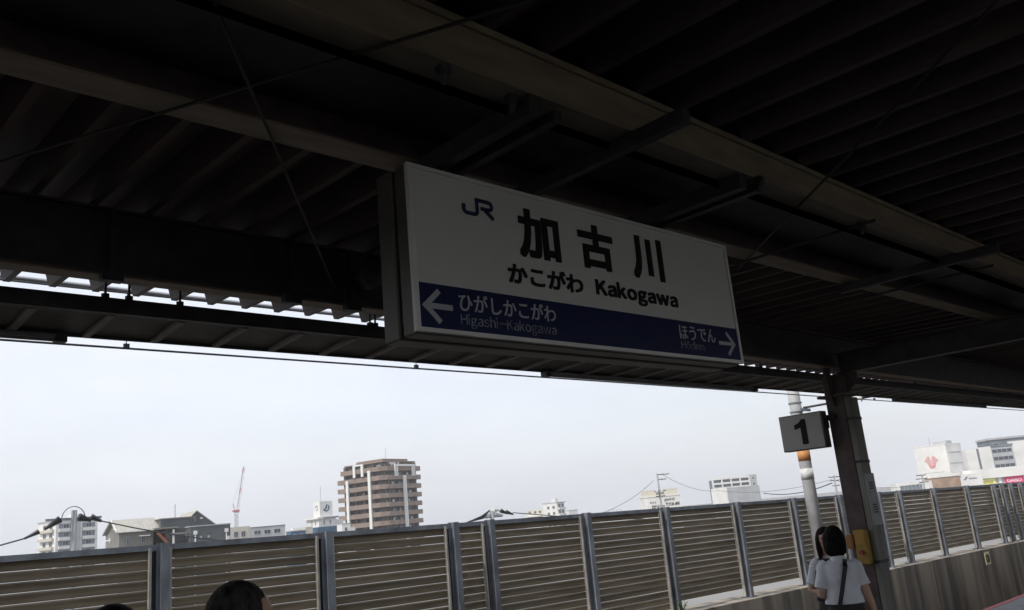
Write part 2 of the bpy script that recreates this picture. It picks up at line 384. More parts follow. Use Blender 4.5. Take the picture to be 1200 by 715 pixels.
# clips where the rods meet the beams
for px, py in ((520, 78), (600, 113), (890, 208), (1010, 262)):
    p = on_z(px, py, 3.22); MB().box(p.x-.02, p.x+.02, p.y-.012, p.y+.02, 3.195, 3.223).tube([(p.x, p.y, 3.20), (p.x, p.y, 3.185), (p.x, p.y+.01, 3.16)], [.016, .016, .008], 8).build('clip', M_dkst, croot, world=True)
# eave gutter behind the folds
MB().tube([(X0, 6.02, 3.612), (X1, 6.02, 3.612)], .016, 12).build('eave_gutter', M_zinc, croot, world=True)
# lower awning hung under the eave
AY0, AY1 = 4.74, 5.24
def aw(y): return 3.105-(y-AY0)*.06
MB().box(X0, X1, AY0, AY0+.05, aw(AY0)-.02, 3.172).build('awning_channel', M_dkst, croot, world=True)
MB().add([(X0,AY0+.05,aw(AY0+.05)),(X1,AY0+.05,aw(AY0+.05)),(X1,AY1,aw(AY1)),(X0,AY1,aw(AY1)),(X0,AY0+.05,aw(AY0+.05)+.012),(X1,AY0+.05,aw(AY0+.05)+.012),(X1,AY1,aw(AY1)+.012),(X0,AY1,aw(AY1)+.012)],
   [(0,3,2,1),(4,5,6,7),(0,1,5,4),(1,2,6,5),(2,3,7,6),(3,0,4,7)]).build('awning_sheet', M_strip, croot, world=True)
rib_me = MB().add([(-.02,AY0+.055,aw(AY0+.055)-.022),(.02,AY0+.055,aw(AY0+.055)-.022),(.02,AY1-.01,aw(AY1)-.022),(-.02,AY1-.01,aw(AY1)-.022),
    (-.02,AY0+.055,aw(AY0+.055)-.001),(.02,AY0+.055,aw(AY0+.055)-.001),(.02,AY1-.01,aw(AY1)-.001),(-.02,AY1-.01,aw(AY1)-.001)],
   [(0,3,2,1),(4,5,6,7),(0,1,5,4),(1,2,6,5),(2,3,7,6),(3,0,4,7)]).mesh('awning_rib'); rib_me.materials.append(M_rib)
x = X0+.3
while x < X1:
    link('awning_rib', rib_me, None, croot, (x-CL.x, -CL.y, 0)); x += .392
MB().box(X0, X1, AY1-.004, AY1+.012, aw(AY1)-.018, aw(AY1)+.02).build('awning_edge', M_dkst, croot, world=True)
for xx in [on_y(px, 350, 4.76).x for px in (120, 148, 208, 430, 436)]+[6.6, 8.2, 10.4, 12.2, 14.1, 16.0, 18.2]:
    MB().tube([(xx, 4.76, 3.174), (xx, 4.76, roof_z(4.76)+.0)], .007, 6).tube([(xx, 4.76, 3.165), (xx, 4.76, 3.195)], .022, 8).build('hanger_rod', M_dkst, croot, world=True)
# small brackets under the eave beam
for px in (122, 332, 402):
    p = on_y(px, 300, 4.2); MB().box(p.x-.012, p.x+.012, 4.15, 4.19, 3.10, 3.46).box(p.x-.05, p.x+.05, 4.14, 4.19, 3.08, 3.13).build('eave_bracket', M_dkst, croot, world=True)

# the roof and eave follow the slight fall of the line
GR, GE, GA = .0085, .0080, .0046                           # fall of roof, eave beam, awning
def fall(x, g=.0046): return -g*(x-2.5)
for o_ in croot.children:
    nm = o_.name.split('.')[0]
    g_ = GR if nm == 'roof_sheet' else .003 if nm == 'eave_gutter' else GE if nm in ('eave_beam', 'eave_flange', 'eave_fascia', 'eave_bracket') else GA if nm in ('awning_rib', 'awning_channel', 'awning_sheet', 'awning_edge', 'hanger_rod') else 0
    if nm in ('roof_sheet', 'awning_rib'):
        o_.rotation_euler.y = g_; o_.location.z += fall(o_.location.x+CL.x, g_)
    elif g_:
        o_.rotation_euler.y = g_; o_.location.z += fall(CL.x, g_)
    elif nm in ('ridge_beam', 'ridge_lip') or (nm == 'purlin_beam' and o_.data.vertices[0].co.y < -5):
        for v_ in o_.data.vertices:
            if v_.co.z > 3.3: v_.co.z += fall(v_.co.x+CL.x, GR)

# tube lamps slung under the awning edge
M_lampb = mat('lamp_housing', (.14, .14, .14), .5, .1, .1, 8)
def lamp(xa, xb, label):
    t = empty('strip_lamp', ((xa+xb)/2, AY1-.02, aw(AY1)-.045+fall((xa+xb)/2)), label, 'lamp', 'unlit strip lamps under the awning edge')
    L = (xb-xa)/2; t.rotation_euler.y = GA
    MB().box(-L, L, -.03, .03, .004, .026).build('housing', M_lampb, t, bevel=.004)
    for s in (-1, 1): MB().box(s*L-.03, s*L+.03, -.036, .036, -.018, .030).build('end_cap', M_dkst, t)
    MB().tube([(-L+.03, 0, -.006), (L-.03, 0, -.006)], .009, 8).build('tube', M_lampb, t)
lamp(on_y(-160, 385, 5.26).x, on_y(68, 392, 5.26).x, 'unlit strip lamp under the awning edge at the far left of the picture')
lamp(on_y(636, 438, 5.26).x, on_y(880, 457, 5.26).x, 'unlit strip lamp under the awning edge below the station name sign')
lamp(on_y(1046, 470, 5.26).x, on_y(1150, 476, 5.26).x, 'unlit strip lamp under the awning edge right of the number sign')

# round loudspeaker beside the sign
p = on_y(428, 325, 4.1)
t = empty('loudspeaker', (p.x, 4.1, p.z), 'round dark loudspeaker on the eave beam left of the station name sign', 'loudspeaker')
MB().tube([(0, -.09, 0), (0, -.085, 0), (0, .0, 0), (0, .04, 0)], [.07, .085, .08, .05], 20).build('horn', M_dkst, t, True)
MB().tube([(0, .03, 0), (0, .09, 0)], .02, 8).box(-.03, .03, .07, .094, -.05, .05).build('bracket', M_dkst, t)

# ================================================================== STATION NAME SIGN
SX, SY, SZ, SW = 1.790, 2.35, 2.458, 2.100
t = sign = empty('station_name_sign', (SX, SY, SZ), 'large hanging station name sign, white with navy band and black Japanese lettering', 'sign')
case = MB()
case.box(.012, SW-.012, .012, .095, .012, .666).box(.03, SW-.03, .095, .108, .035, .65).box(.006, SW-.006, .108, .205, .008, .670)
case.build('case', M_case, t, bevel=.006)
fr = MB().box(0, SW, -.006, .012, .018, .034).box(0, SW, -.006, .012, .646, .662).box(0, .02, -.006, .012, .034, .646).box(SW-.02, SW, -.006, .012, .034, .646)
fr.build('face_frame', M_signr, t)
face = MB().box(.02, SW-.02, .002, .011, .034, .646).build('face_panel', M_signw, t)
MB().box(.02, SW-.02, -.0015, .002, .034, .202).build('blue_band', M_signb, t)
yt = -.0015
# JR mark
jr = MB(); P = lambda u, v, d: (u, d, v)
def strip(pts, wd):
    pts = [Vector((a, b)) for a, b in pts]
    L = []; Rr = []
    for i, p in enumerate(pts):
        d0 = (p-pts[i-1]).normalized() if i else None; d1 = (pts[i+1]-p).normalized() if i < len(pts)-1 else None
        if d0 is None: d0 = d1
        if d1 is None: d1 = d0
        n0 = Vector((-d0.y, d0.x)); n1 = Vector((-d1.y, d1.x)); nn = (n0+n1).normalized(); k = wd/2/max(.45, nn.dot(n0))
        L.append(p+nn*k); Rr.append(p-nn*k)
    return [(L[i], L[i+1], Rr[i+1], Rr[i]) for i in range(len(L)-1)]
def stroke(mb, pts, wd, d0=-.0035, d1=.0):
    for q in strip(pts, wd): mb.prism([(a.x, a.y) for a in q], P, d0, d1)
arc = [(.333-.0+0*.0, 0)]
jx, jz = .268, .506
stroke(jr, [(jx+.0, jz+.044), (jx+.0, jz+.020), (jx+.004, jz+.0125), (jx+.012, jz+.0085), (jx+.055, jz+.0085), (jx+.064, jz+.0125), (jx+.068, jz+.020), (jx+.068, jz+.0705), (jx+.130, jz+.0705), (jx+.141, jz+.067), (jx+.146, jz+.058), (jx+.146, jz+.050), (jx+.141, jz+.042), (jx+.130, jz+.038), (jx+.088, jz+.038)], .0155)
stroke(jr, [(jx+.108, jz+.036), (jx+.152, jz+.002)], .0155)
jr.build('company_mark', M_logo, t)
fit_text('kanji', '加', M_ink, t, .553, .795, .376, .592, yt, bold=.0075)
fit_text('kanji', '古', M_ink, t, .918, 1.150, .383, .592, yt, bold=.0085)
fit_text('kanji', '川', M_ink, t, 1.286, 1.520, .382, .596, yt, bold=.0085)
fit_text('reading', 'かこがわ', M_ink, t, .475, .915, .256, .342, yt, bold=.0028)
# romaji letter by letter
def letters(s, x0, x1, z0, capz, off, m, name='romaji', gap=.10, bold=0.0):
    ms = []; tot = 0
    for ch in s:
        if ch == ' ': ms.append((None, .3, 0)); tot += .3; continue
        c = bpy.data.curves.new('lettering', 'FONT'); c.body = ch; c.size = 1; c.offset = off; c.extrude = .0022; c.resolution_u = 4
        o = bpy.data.objects.new('lettering', c); COL.objects.link(o); bpy.context.view_layer.update()
        me = bpy.data.meshes.new_from_object(o.evaluated_get(bpy.context.evaluated_depsgraph_get()))
        bpy.data.objects.remove(o); bpy.data.curves.remove(c)
        xa = min(v.co.x for v in me.vertices); xb = max(v.co.x for v in me.vertices)
        for v in me.vertices: v.co.x -= xa
        ms.append((me, xb-xa, max(v.co.y for v in me.vertices))); tot += xb-xa+gap
    tot -= gap
    cap = max(h for _, _, h in ms); sx = (x1-x0)/tot; sz = (capz-z0)/cap; x = x0
    for me, wdt, h in ms:
        if me is None: x += wdt*sx; continue
        for v in me.vertices: v.co.x *= sx; v.co.y *= sz
        embolden(me, bold, bold)
        link(name, me, m, t, (x, yt, z0), (R(90), 0, 0)); x += (wdt+gap)*sx
fw_ = lambda s: ''.join(chr(ord(c)+0xFEE0) if '!' <= c <= '~' else c for c in s)
letters(fw_('Kakogawa'), 1.004, 1.592, .270, .338, 0, M_ink, bold=.0032, gap=.14)
fit_text('reading', 'ひがしかこがわ', M_dimw, t, .205, .720, .112, .182, yt-.002, bold=.0007)
letters(fw_('Higashi-Kakogawa'), .208, .716, .060, .102, -.002, M_small)
fit_text('reading', 'ほうでん', M_dimw, t, 1.572, 1.872, .110, .180, yt-.002, bold=.0007)
letters('Ｈ'+'ō'+fw_('den'), 1.575, 1.762, .066, .104, .0, M_small)
ar = MB(); stroke(ar, [(.040, .117), (.172, .117)], .021, -.004, -.0016); stroke(ar, [(.112, .176), (.047, .117), (.112, .058)], .021, -.0045, -.0016); ar.build('arrow', M_dimw, t)
ar = MB(); stroke(ar, [(1.900, .115), (2.035, .115)], .018, -.004, -.0016); stroke(ar, [(1.975, .172), (2.036, .115), (1.975, .058)], .018, -.0045, -.0016); ar.build('arrow', M_dimw, t)
for hx in (2.10, 3.42):
    h = MB().box(hx-.022-SX, hx+.022-SX, .08, .125, .668, 3.165-SZ).box(hx-.05-SX, hx+.05-SX, .06, .145, .669, .69)
    h.tube([(hx-SX-.03, .1, .72), (hx-SX+.03, .1, .72)], .012, 8); h.build('hanger', M_dkst, t)
    MB().bar((hx-.12-SX, -.50, 3.185-SZ), (hx-.12-SX, .30, 3.185-SZ), .05, .07).bar((hx+.0-SX, -.5, 3.178-SZ), (hx+.0-SX, .30, 3.178-SZ), .04, .04).build('hanger_channel', M_dkst, t)

# ================================================================== THINGS ON THE COLUMN
CX, CY = 8.85, 4.27
t = empty('platform_number_sign', (8.60, 4.62, 2.245), 'box sign with a bold black 1 fixed to the canopy column', 'sign')
M_box = mat('number_sign_face', (.33, .325, .31), .45, 0, .06, 3)
MB().box(0, .12, -.25, .25, 0, .385).build('case', M_case, t, bevel=.006)
MB().box(-.006, -.001, -.238, .238, .012, .373).build('face_panel', M_box, t)
MB().box(.122, .20, -.28, -.245, .28, .34).box(.03, .12, -.262, -.252, .2, .3).box(.11, .20, -.33, -.252, .285, .335).build('bracket', M_dkst, t)
n1 = MB(); PY = lambda u, v, d: (d, -u, v)
n1.prism([(-.005, .06), (.062, .06), (.062, .325), (.012, .325), (-.012, .295), (-.075, .272), (-.075, .222), (-.005, .240)], PY, -.010, -.0065)
n1.build('numeral', M_ink, t)
t = empty('notice_plate', (CX, CY-.178, 1.42), 'narrow pale notice plate with dark printing on the canopy column', 'notice')
M_note = mat('pale_notice', (.33, .34, .35), .6, 0, .12, 12)
MB().box(-.10, .10, -.004, .008, 0, .52).build('plate', M_note, t, bevel=.002)
for z0, z1 in ((.36, .44), (.12, .22)):
    b = MB()
    for i in range(4):
        b.box(-.045, .045, -.0065, -.0042, z0+(z1-z0)*i/4, z0+(z1-z0)*(i+.62)/4)
    b.build('printed_mark', M_dkst, t)
t = empty('emergency_button_box', (CX-.106, CY-.035, 1.05), 'yellow box on the canopy column beside the two women', 'box')
MB().box(-.08, 0, -.075, .055, 0, .34).build('case', M_yel, t, bevel=.008)
MB().box(-.086, -.081, -.060, .040, .20, .30).build('front_plate', mat('box_plate', (.36, .2, .03), .5, 0, .1, 9), t)
MB().tube([(-.08, -.01, .12), (-.108, -.01, .12)], .022, 14).build('button', mat('dull_red', (.25, .04, .03), .5), t)
MB().box(-.10, -.03, .062, .14, .16, .30).build('speaker_case', mat('dull_orange', (.33, .15, .05), .6), t, bevel=.01)

# ================================================================== CATENARY
t = empty('contact_wire', (10, 6.5, 3.2), 'thin overhead contact wire running above the track just below the awning', 'wire')
def cz(x): return 3.308-(x-1.4)*.0040
pts = [(x-10, 0, cz(x)-3.2) for x in range(-20, 61, 4)]
MB().tube(pts, .0085, 6).build('wire', M_wire, t)
MB().tube([(x-10, 0, cz(x)-3.2+.42+.0006*((x-18) % 40-20)**2) for x in range(-20, 61, 2)], .007, 6).build('messenger_wire', M_wire, t)
for px in (148, 488, 845, 1025, 1083, 1155):
    p = on_y(px, 400+px*.068, 6.5); z = cz(p.x)-3.2
    MB().tube([(p.x-10, 0, z), (p.x-10, 0, z+.44)], .004, 5).box(p.x-10-.02, p.x-10+.02, -.012, .012, z-.004, z+.035).build('dropper', M_wire, t)

# mast standing at the wall
pm = on_y(950, 590, 8.45); MXX = pm.x
t = mast = empty('catenary_mast', (MXX, 8.42, -1.52), 'tall pale grey catenary mast with an orange band in front of the fence', 'mast')
MB().tube([(0, 0, 0), (0, 0, 9.6)], [.125, .104], 20).build('pole', M_mast, t, True)
def mz(py): return on_y(948, py, 8.42).z+1.52
MB().tube([(0, 0, mz(540)), (0, 0, mz(527))], .121, 20).build('orange_band', M_orange, t, True)
MB().tube([(0, 0, mz(562)), (0, 0, mz(549))], .1215, 20).build('white_band', mat('sticker_white', (.62, .62, .6), .7, 0, .2, 9), t, True)
cb = MB()
for k in (0, 2): cb.tube([(0, 0, mz(484-5*k)), (0, 0, mz(482.6-5*k))], .132, 16)
cb.box(-.2, .2, -.2, -.16, mz(484), mz(481)); cb.build('clamp', M_post, t)
zi = mz(476)
MB().tube([(.1, -.1, zi-.06), (.35, -.55, zi-.03)], .022, 8).tube([(.1, -.1, mz(455)), (.9, -1.6, zi+.1)], .018, 8).tube([(.62, -1.05, zi), (1.0, -1.75, zi+.05)], .03, 8).build('cantilever', M_dkst, t)
ins = MB()
for k in range(6):
    q = Vector((.35, -.55, zi-.03)).lerp(Vector((.62, -1.05, zi)), k/5); d = Vector((.27, -.5, .03)).normalized()*.012
    ins.tube([q-d, q+d], .075, 12)
ins.tube([(.35, -.55, zi-.03), (.62, -1.05, zi)], .035, 10); ins.build('insulator', M_porc, t)
MB().ell((.78, -1.32, zi+.06), .09, .09, .09, 12, 8).tube([(.78+.1*math.cos(a), -1.32, zi+.16+.1*math.sin(a)) for a in [i*.5 for i in range(12)]], .01, 6).build('steady_fitting', M_iblk, t)

# feeder poles beyond the fence, with strain insulators
def feeder(px, py, Y, label, spread, jump):
    p = on_y(px, py, Y)
    t = empty('feeder_pole', (p.x, Y, GZ), label, 'pole', 'feeder poles beyond the fence')
    h = p.z-GZ
    MB().tube([(0, 0, 0), (0, 0, h)], [.16, .115], 14).build('pole', mat('feeder_grey', (.27, .28, .29), .7, 0, .1, 2), t, True)
    MB().bar((-spread*.5, 0, h-.35), (spread*.5, 0, h-.35), .1, .1).build('crossarm', M_post, t)
    return t, p, h
FY = 40.0
def strainer(t, a, b, m, n=7, r=.11, name='strain_insulator'):
    a, b = Vector(a), Vector(b); s = MB(); d = (b-a).normalized()*.035
    for k in range(n*2):
        f = (k+.5)/(n*2); q = a.lerp(b, f); rr = r*(1.0-.62*f); s.tube([q-d*.5, q+d*.25, q+d*.5], [rr, rr*.9, rr*.5], 12)
    s.tube([a, b], r*.42, 8); s.build(name, m, t)
t1, p1, h1 = feeder(87, 598, FY, 'grey feeder pole with dark insulators in front of the pale apartment block at left', 2.2, True)
strainer(t1, (-.54, 0, h1-.34), (-1.12, 0, h1-.70), M_iblk, 6, .17); strainer(t1, (-1.33, 0, h1-.78), (-1.85, 0, h1-1.02), M_iblk, 5, .12)
strainer(t1, (.18, 0, h1-.30), (.68, 0, h1-.46), M_iblk, 5, .19); strainer(t1, (.68, 0, h1-.32), (1.10, 0, h1-.52), M_iblk, 4, .16)
MB().tube([(.46*math.cos(a)-.05, -.1, h1-.35+.5*math.sin(a)) for a in [math.pi*i/14 for i in range(15)]], .018, 6).build('jumper_wire', M_wire, t1)
t2, p2, h2 = feeder(576, 599, FY, 'feeder pole with black and white insulators above the fence right of the brown tower', 1.6, True)
for x0, z0, x1, z1, m_, r_ in ((-.75, -.30, -.15, .05, M_iblk, .11), (-.45, -.34, .1, -.02, M_porc, .12), (.15, .05, .75, .02, M_porc, .14), (.2, -.2, .9, -.3, M_porc, .14), (.75, -.02, 1.25, -.22, M_iblk, .14), (1.2, -.12, 1.75, -.3, M_iblk, .13)):
    strainer(t2, (x0, 0, h2+z0), (x1, 0, h2+z1), m_, 5, r_)
strainer(t2, (-.7, 0, h2-.30), (-1.9, 0, h2-.52), M_iblk, 7, .12)
def wire_thing(name, label, pts, r, cat='wire', sag=0, n=14):
    a = Vector(pts[0]); t = empty(name, a, label, cat)
    m = MB()
    for i in range(len(pts)-1):
        p, q = Vector(pts[i]), Vector(pts[i+1])
        m.tube([p.lerp(q, k/n)+Vector((0, 0, -4*sag*(k/n)*(1-k/n))) for k in range(n+1)], r, 6)
    m.build('strand', M_wire, t, world=True); return t
wire_thing('feeder_wire', 'feeder wire sagging down to the left of the grey feeder pole', [p1+Vector((-1.85, 0, -1.02)), on_y(-60, 656, FY)], .035)
wire_thing('feeder_wire', 'feeder wire from the grey feeder pole across the grey house to the right', [p1+Vector((1.10, 0, -.52)), p2+Vector((-1.9, 0, -.52))], .03, sag=1.15)
wire_thing('feeder_wire', 'feeder wire leading right from the black and white insulators', [p2+Vector((1.75, 0, -.2)), on_y(1010, 575, FY)], .03, sag=1.3)

# ================================================================== UTILITY POLES
def upole(px, ytop, D, label, arms, tank=True):
    p = at(px, ytop, D); t = empty('utility_pole', (p.x, p.y, GZ), label, 'pole', 'utility poles in the town'); h = p.z-GZ
    k = D/1000.
    MB().tube([(0, 0, 0), (0, 0, h)], [1.5*k, 1.0*k], 10).build('pole', mat('feeder_grey', (.27, .28, .29)), t, True)
    for (z, x0, x1) in arms: MB().bar((x0*k, 0, h-z*k), (x1*k, 0, h-z*k), .9*k, .9*k).build('crossarm', M_dkst, t)
    ii = MB()
    for (z, x0, x1) in arms:
        for j in range(3):
            xx = (x0+(x1-x0)*j/2)*k; ii.tube([(xx, 0, h-z*k), (xx, 0, h-z*k+1.6*k)], .55*k, 6)
    ii.build('pin_insulator', M_porc, t)
    if tank:
        for s in (-1, 1): MB().tube([(s*3.0*k, -1*k, h-24*k), (s*3.0*k, -1*k, h-18*k)], 1.9*k, 10).build('transformer', M_mast, t, True)
    t.rotation_euler.z = -R(35); return t, p
u1, pu1 = upole(770, 555, 90, 'tall utility pole with crossarms in front of the white lettered building', [(1.5, 0, 14), (7, 0, 10), (20, -6, 8), (26, -5, 6)])
u2, pu2 = upole(977, 557, 80, 'thin utility pole partly hidden by the canopy column', [(2, -7, 7), (6, -6, 6), (12, -4, 5)], False)
u3, pu3 = upole(1080, 556, 130, 'utility pole with transformers in front of the white tower with red emblem', [(1, -7, 5), (5, -8, 6), (9, -5, 7)])
wire_thing('power_line', 'thin power line falling from the tall utility pole down to the left', [at(766, 563, 90), at(690, 606, 70)], .02, sag=.5)
wire_thing('power_line', 'thin power line from the tall utility pole rightwards over the white slab block', [at(776, 556, 90), at(842, 575, 110), at(975, 562, 80)], .02, sag=.6)
tw = wire_thing('cable_bundle', 'thick hung cable between the white block and the thin utility pole', [at(895, 578, 100), at(975, 566, 80)], .05, sag=.5)
wire_thing('power_line', 'thin power line between the thin utility pole and the transformer pole', [at(979, 563, 80), at(1080, 566, 130)], .02, sag=.7)

# ================================================================== TOWN BUILDINGS
M_glass = mat('window_glass', (.07, .085, .10), .15, 0, .3, .6)
M_glasl = mat('pale_window', (.32, .36, .40), .25, 0, .2, .4)
M_wbldg = mat('white_render', (.72, .71, .68), .85, 0, .07, .25)
M_gbldg = mat('grey_render', (.42, .43, .44), .85, 0, .08, .25)
M_brick = mat('brown_tile', (.25, .19, .155), .8, 0, .12, .5)
M_brick2 = mat('brown_recess', (.11, .085, .075), .85, 0, .15, .4)
M_hgrey = mat('charcoal_cladding', (.105, .112, .118), .8, 0, .12, .6, 0, 40, (1, 1, 6))
M_hbeig = mat('taupe_wall', (.21, .205, .185), .85, 0, .1, .5)
M_hroof = mat('beige_roof', (.40, .385, .34), .7, 0, .12, 1.2, 0, 40, (6, 1, 1))
M_blue  = mat('blue_cladding', (.045, .11, .19), .7, 0, .1, .4)
M_pink  = mat('magenta_sign', (.66, .03, .16), .5, 0, .03, 1)
M_yels  = mat('pale_yellow_sign', (.78, .74, .30), .6, 0, .05, 1)
M_slate = mat('slate_grey', (.17, .19, .22), .8, 0, .1, .3)
M_rust  = mat('rust_red', (.36, .12, .07), .7, 0, .15, 1)

def bldg(name, label, cat, px, D, au, group=None):
    p = at(px, 610-.0928*(px-600), D)
    return empty(name, (p.x, p.y, GZ), label, cat, group, R(90-au)), D
def hz(px, py, D): return at(px, py, D).z-GZ
def az(px): d = ray(px, 600); return math.degrees(math.atan2(d.x, d.y))
_wm = {}
def win(root, x, y, z, w_, h_, face='y', m=None, fm=None, name='window'):
    """window with a frame (part) and pane (sub-part); face y: on y=const plane looking -y, face x: looking -x"""
    key = (round(w_, 2), round(h_, 2), face, (m or M_glass).name, (fm or M_gbldg).name)
    if key not in _wm:
        f = .09*min(w_, h_)
        if face == 'y':
            a = MB().box(-w_/2, w_/2, -.08, 0, 0, f).box(-w_/2, w_/2, -.08, 0, h_-f, h_).box(-w_/2, -w_/2+f, -.08, 0, f, h_-f).box(w_/2-f, w_/2, -.08, 0, f, h_-f).box(-f/3, f/3, -.06, 0, f, h_-f)
            b = MB().box(-w_/2+f, w_/2-f, -.03, -.005, f, h_-f)
        else:
            a = MB().box(-.08, 0, -w_/2, w_/2, 0, f).box(-.08, 0, -w_/2, w_/2, h_-f, h_).box(-.08, 0, -w_/2, -w_/2+f, f, h_-f).box(-.08, 0, w_/2-f, w_/2, f, h_-f).box(-.06, 0, -f/3, f/3, f, h_-f)
            b = MB().box(-.03, -.005, -w_/2+f, w_/2-f, f, h_-f)
        a = a.mesh(name); b = b.mesh('pane'); a.materials.append(fm or M_gbldg); b.materials.append(m or M_glass); _wm[key] = (a, b)
    a, b = _wm[key]
    o = link(name, a, None, root, (x, y, z)); link('pane', b, None, o); return o

# ---- brown apartment tower
t, D = bldg('apartment_tower', 'brown tiled apartment tower with stacked balconies and white vertical fins', 'building', 453, 286, az(453)+41)
A, B, F = 21.5, 21.0, 3.03
zt = hz(453, 549.8, D)                        # underside of the top balcony band
nfl = 9
MB().box(1.6, B-1.6, 1.6, A-1.6, 0, zt+2.9).build('core_wall', M_brick2, t)
def ring_poly(o, c): return [(c-o, -o), (B+o-1.0, -o), (B+o, 1.0-o), (B+o, A+o), (-o, A+o), (-o, c-o)]
for i in range(nfl):
    zb = zt-i*F; hh = 1.55; sh = 0
    po = ring_poly(0, 2.2); pi = [(2.2+.2, .2), (B-1.0, .2), (B-.2, 1.0), (B-.2, A-.2), (.2, A-.2), (.2, 2.4)]
    if i == 0:
        po = [(2.2, 0), (B-1, 0), (B, 1), (B, A-3), (0, A-1.6), (0, 2.2)]; pi = [(2.4, .2), (B-1, .2), (B-.2, 1), (B-.2, A-3.2), (.2, A-1.8), (.2, 2.4)]
    m = MB(); n = len(po)
    m.add([(x, y, zb) for x, y in po]+[(x, y, zb+hh) for x, y in po]+[(x, y, zb) for x, y in pi]+[(x, y, zb+hh) for x, y in pi],
          [(k, (k+1) % n, (k+1) % n+n, k+n) for k in range(n)]+[(k+2*n, k+3*n, (k+1) % n+3*n, (k+1) % n+2*n) for k in range(n)]+[(k+n, (k+1) % n+n, (k+1) % n+3*n, k+3*n) for k in range(n)]+[tuple(range(n))[::-1]])
    m.build('balcony', M_brick, t)
    if i < 8:
        for j in range(5): win(t, 3.4+j*3.5, 1.59, zb+.35, 2.0, 2.1, 'y', M_glasl if (i*3+j*5) % 4 == 0 else M_glass, M_gbldg)
        for j in range(5): win(t, 1.59, 3.4+j*3.6, zb+.35, 2.2, 2.1, 'x', M_glasl if (i*5+j*3) % 7 == 0 else M_glass, M_brick2)
        for j in range(4):
            MB().box(3.1+j*4.6, 3.25+j*4.6, .25, 1.6, zb+.1, zb+F-.05).build('partition', M_brick2, t); MB().box(.25, 1.6, 5.0+j*4.2, 5.15+j*4.2, zb+.1, zb+F-.05).build('partition', M_brick2, t)
        for xa in (5.2+(i % 2)*3, 14.5-(i % 3)): MB().box(xa, xa+.7, .9, 1.3, zb+1.6, zb+2.3).build('air_conditioner', M_wbldg, t)
MB().box(1.0, B-2.4, 1.0, A-2.4, zt+3.0, zt+3.4).box(3.5, B-4, 3.2, A-6, zt+3.4, zt+4.4).build('roof', M_brick, t)
MB().box(4.5, 9.5, .9, 1.3, zt+2.2, zt+2.95).build('roof_vent', M_wbldg, t)
MB().tube([(12, 9, zt+4.4), (12, 9, zt+9)], .06, 6).build('antenna', M_post, t)
for yy in (16.6, 6.3): MB().box(-.55, -.02, yy-.55, yy+.55, 0, zt-F*.2-(1.4 if yy > 10 else -1.2)).build('fin', M_white, t)
for xx in (10.2, 11.1): MB().box(xx-.3, xx+.3, -.5, -.02, 0, zt-F*.55).build('fin', M_white, t)
fr = MB()
for xx in (5.9, 6.9, 15.2, 16.2): fr.box(xx-.28, xx+.28, -.45, -.02, zt-1.9, zt+1.5)
fr.box(5.6, 16.5, -.46, -.01, zt+1.5, zt+2.2); fr.build('portal_frame', M_white, t)
fr = MB()
for yy in (9.4, 13.1): fr.box(-.5, -.02, yy-.5, yy+.5, zt-1.2, zt+2.6)
fr.box(-.5, -.02, 8.9, 13.6, zt+2.6, zt+3.1); fr.build('portal_frame', M_white, t)

# ---- pale apartment block at left
t, D = bldg('apartment_block', 'pale apartment block with dark balcony bays at the far left', 'building', 64, 300, az(64)+62)
H = hz(64, 611, D); B, A = 15.4, 12.0
MB().box(0, B, 0, A, 0, H).build('wall', M_wbldg, t)
MB().box(-.25, B+.25, -.25, A+.25, H, H+.5).build('roof', M_gbldg, t)
for i in range(6):
    z = H-2.7-i*3.0
    for (xa, xb) in ((1.0, 6.2), (9.6, 14.4)):
        MB().box(xa, xb, -.06, -.005, z, z+1.9).build('recess', M_slate, t)
        MB().box(xa-.2, xb+.2, -.9, -.065, z-.95, z+.15).build('balcony', M_wbldg, t)
        win(t, (xa+xb)/2, -.07, z+.2, 2.2, 1.6, 'y', M_glass, M_gbldg)
    MB().box(-.9, -.005, 1.2, 10.6, z-.9, z+.1).build('balcony', mat('beige_balcony', (.55, .51, .44), .85), t)
    for yy in (3.2, 7.5): win(t, -.005, yy, z+.15, 2.2, 1.7, 'x', M_glass, M_gbldg)
MB().box(7.2, 8.7, -.5, -.01, 0, H-.1).build('stair_fin', M_gbldg, t)
MB().box(8.5, 12, 3, 8, H+.5, H+2.4).build('roof_hut', M_wbldg, t)

# ---- charcoal house with gables
t, D = bldg('gabled_hall', 'charcoal clad hall with two gables and beige roofs behind the fence', 'building', 139, 105, az(190)+78)
t.scale = (.88, 1, 1); k = D/1000.
zr = lambda px, py: hz(px, py, D)
W = 15.6
ze = zr(141, 623); za = zr(132, 609.5)
# left wing: ridge along x, gable end on x=0
wing = MB().box(0, 5.4, 0, 9.6, 0, ze)
wing.build('wing_wall', M_hbeig, t)
gm = MB().add([(0, 0, ze), (0, 9.6, ze), (0, 4.0, za), (5.4, 0, ze), (5.4, 9.6, ze), (5.4, 4.0, za)], [(0, 2, 1), (3, 4, 5), (0, 1, 4, 3), (0, 3, 5, 2), (1, 2, 5, 4)]); gm.build('gable_wall', mat('dark_taupe', (.17, .17, .155), .85, 0, .1, .5), t)
def rp(pts, th, name, m): MB().add(list(pts)+[(x, y, z+th) for x, y, z in pts], [(0,1,2,3),(7,6,5,4),(0,4,5,1),(1,5,6,2),(2,6,7,3),(3,7,4,0)]).build(name, m, t)
rp([(-.35, -.35, ze-.12), (5.5, -.35, ze-.12), (5.5, 4.0, za+.02), (-.35, 4.0, za+.02)], .12, 'roof', M_hroof)
rp([(-.35, 9.95, ze-.12), (5.5, 9.95, ze-.12), (5.5, 4.0, za+.02), (-.35, 4.0, za+.02)], .12, 'roof', M_hroof)
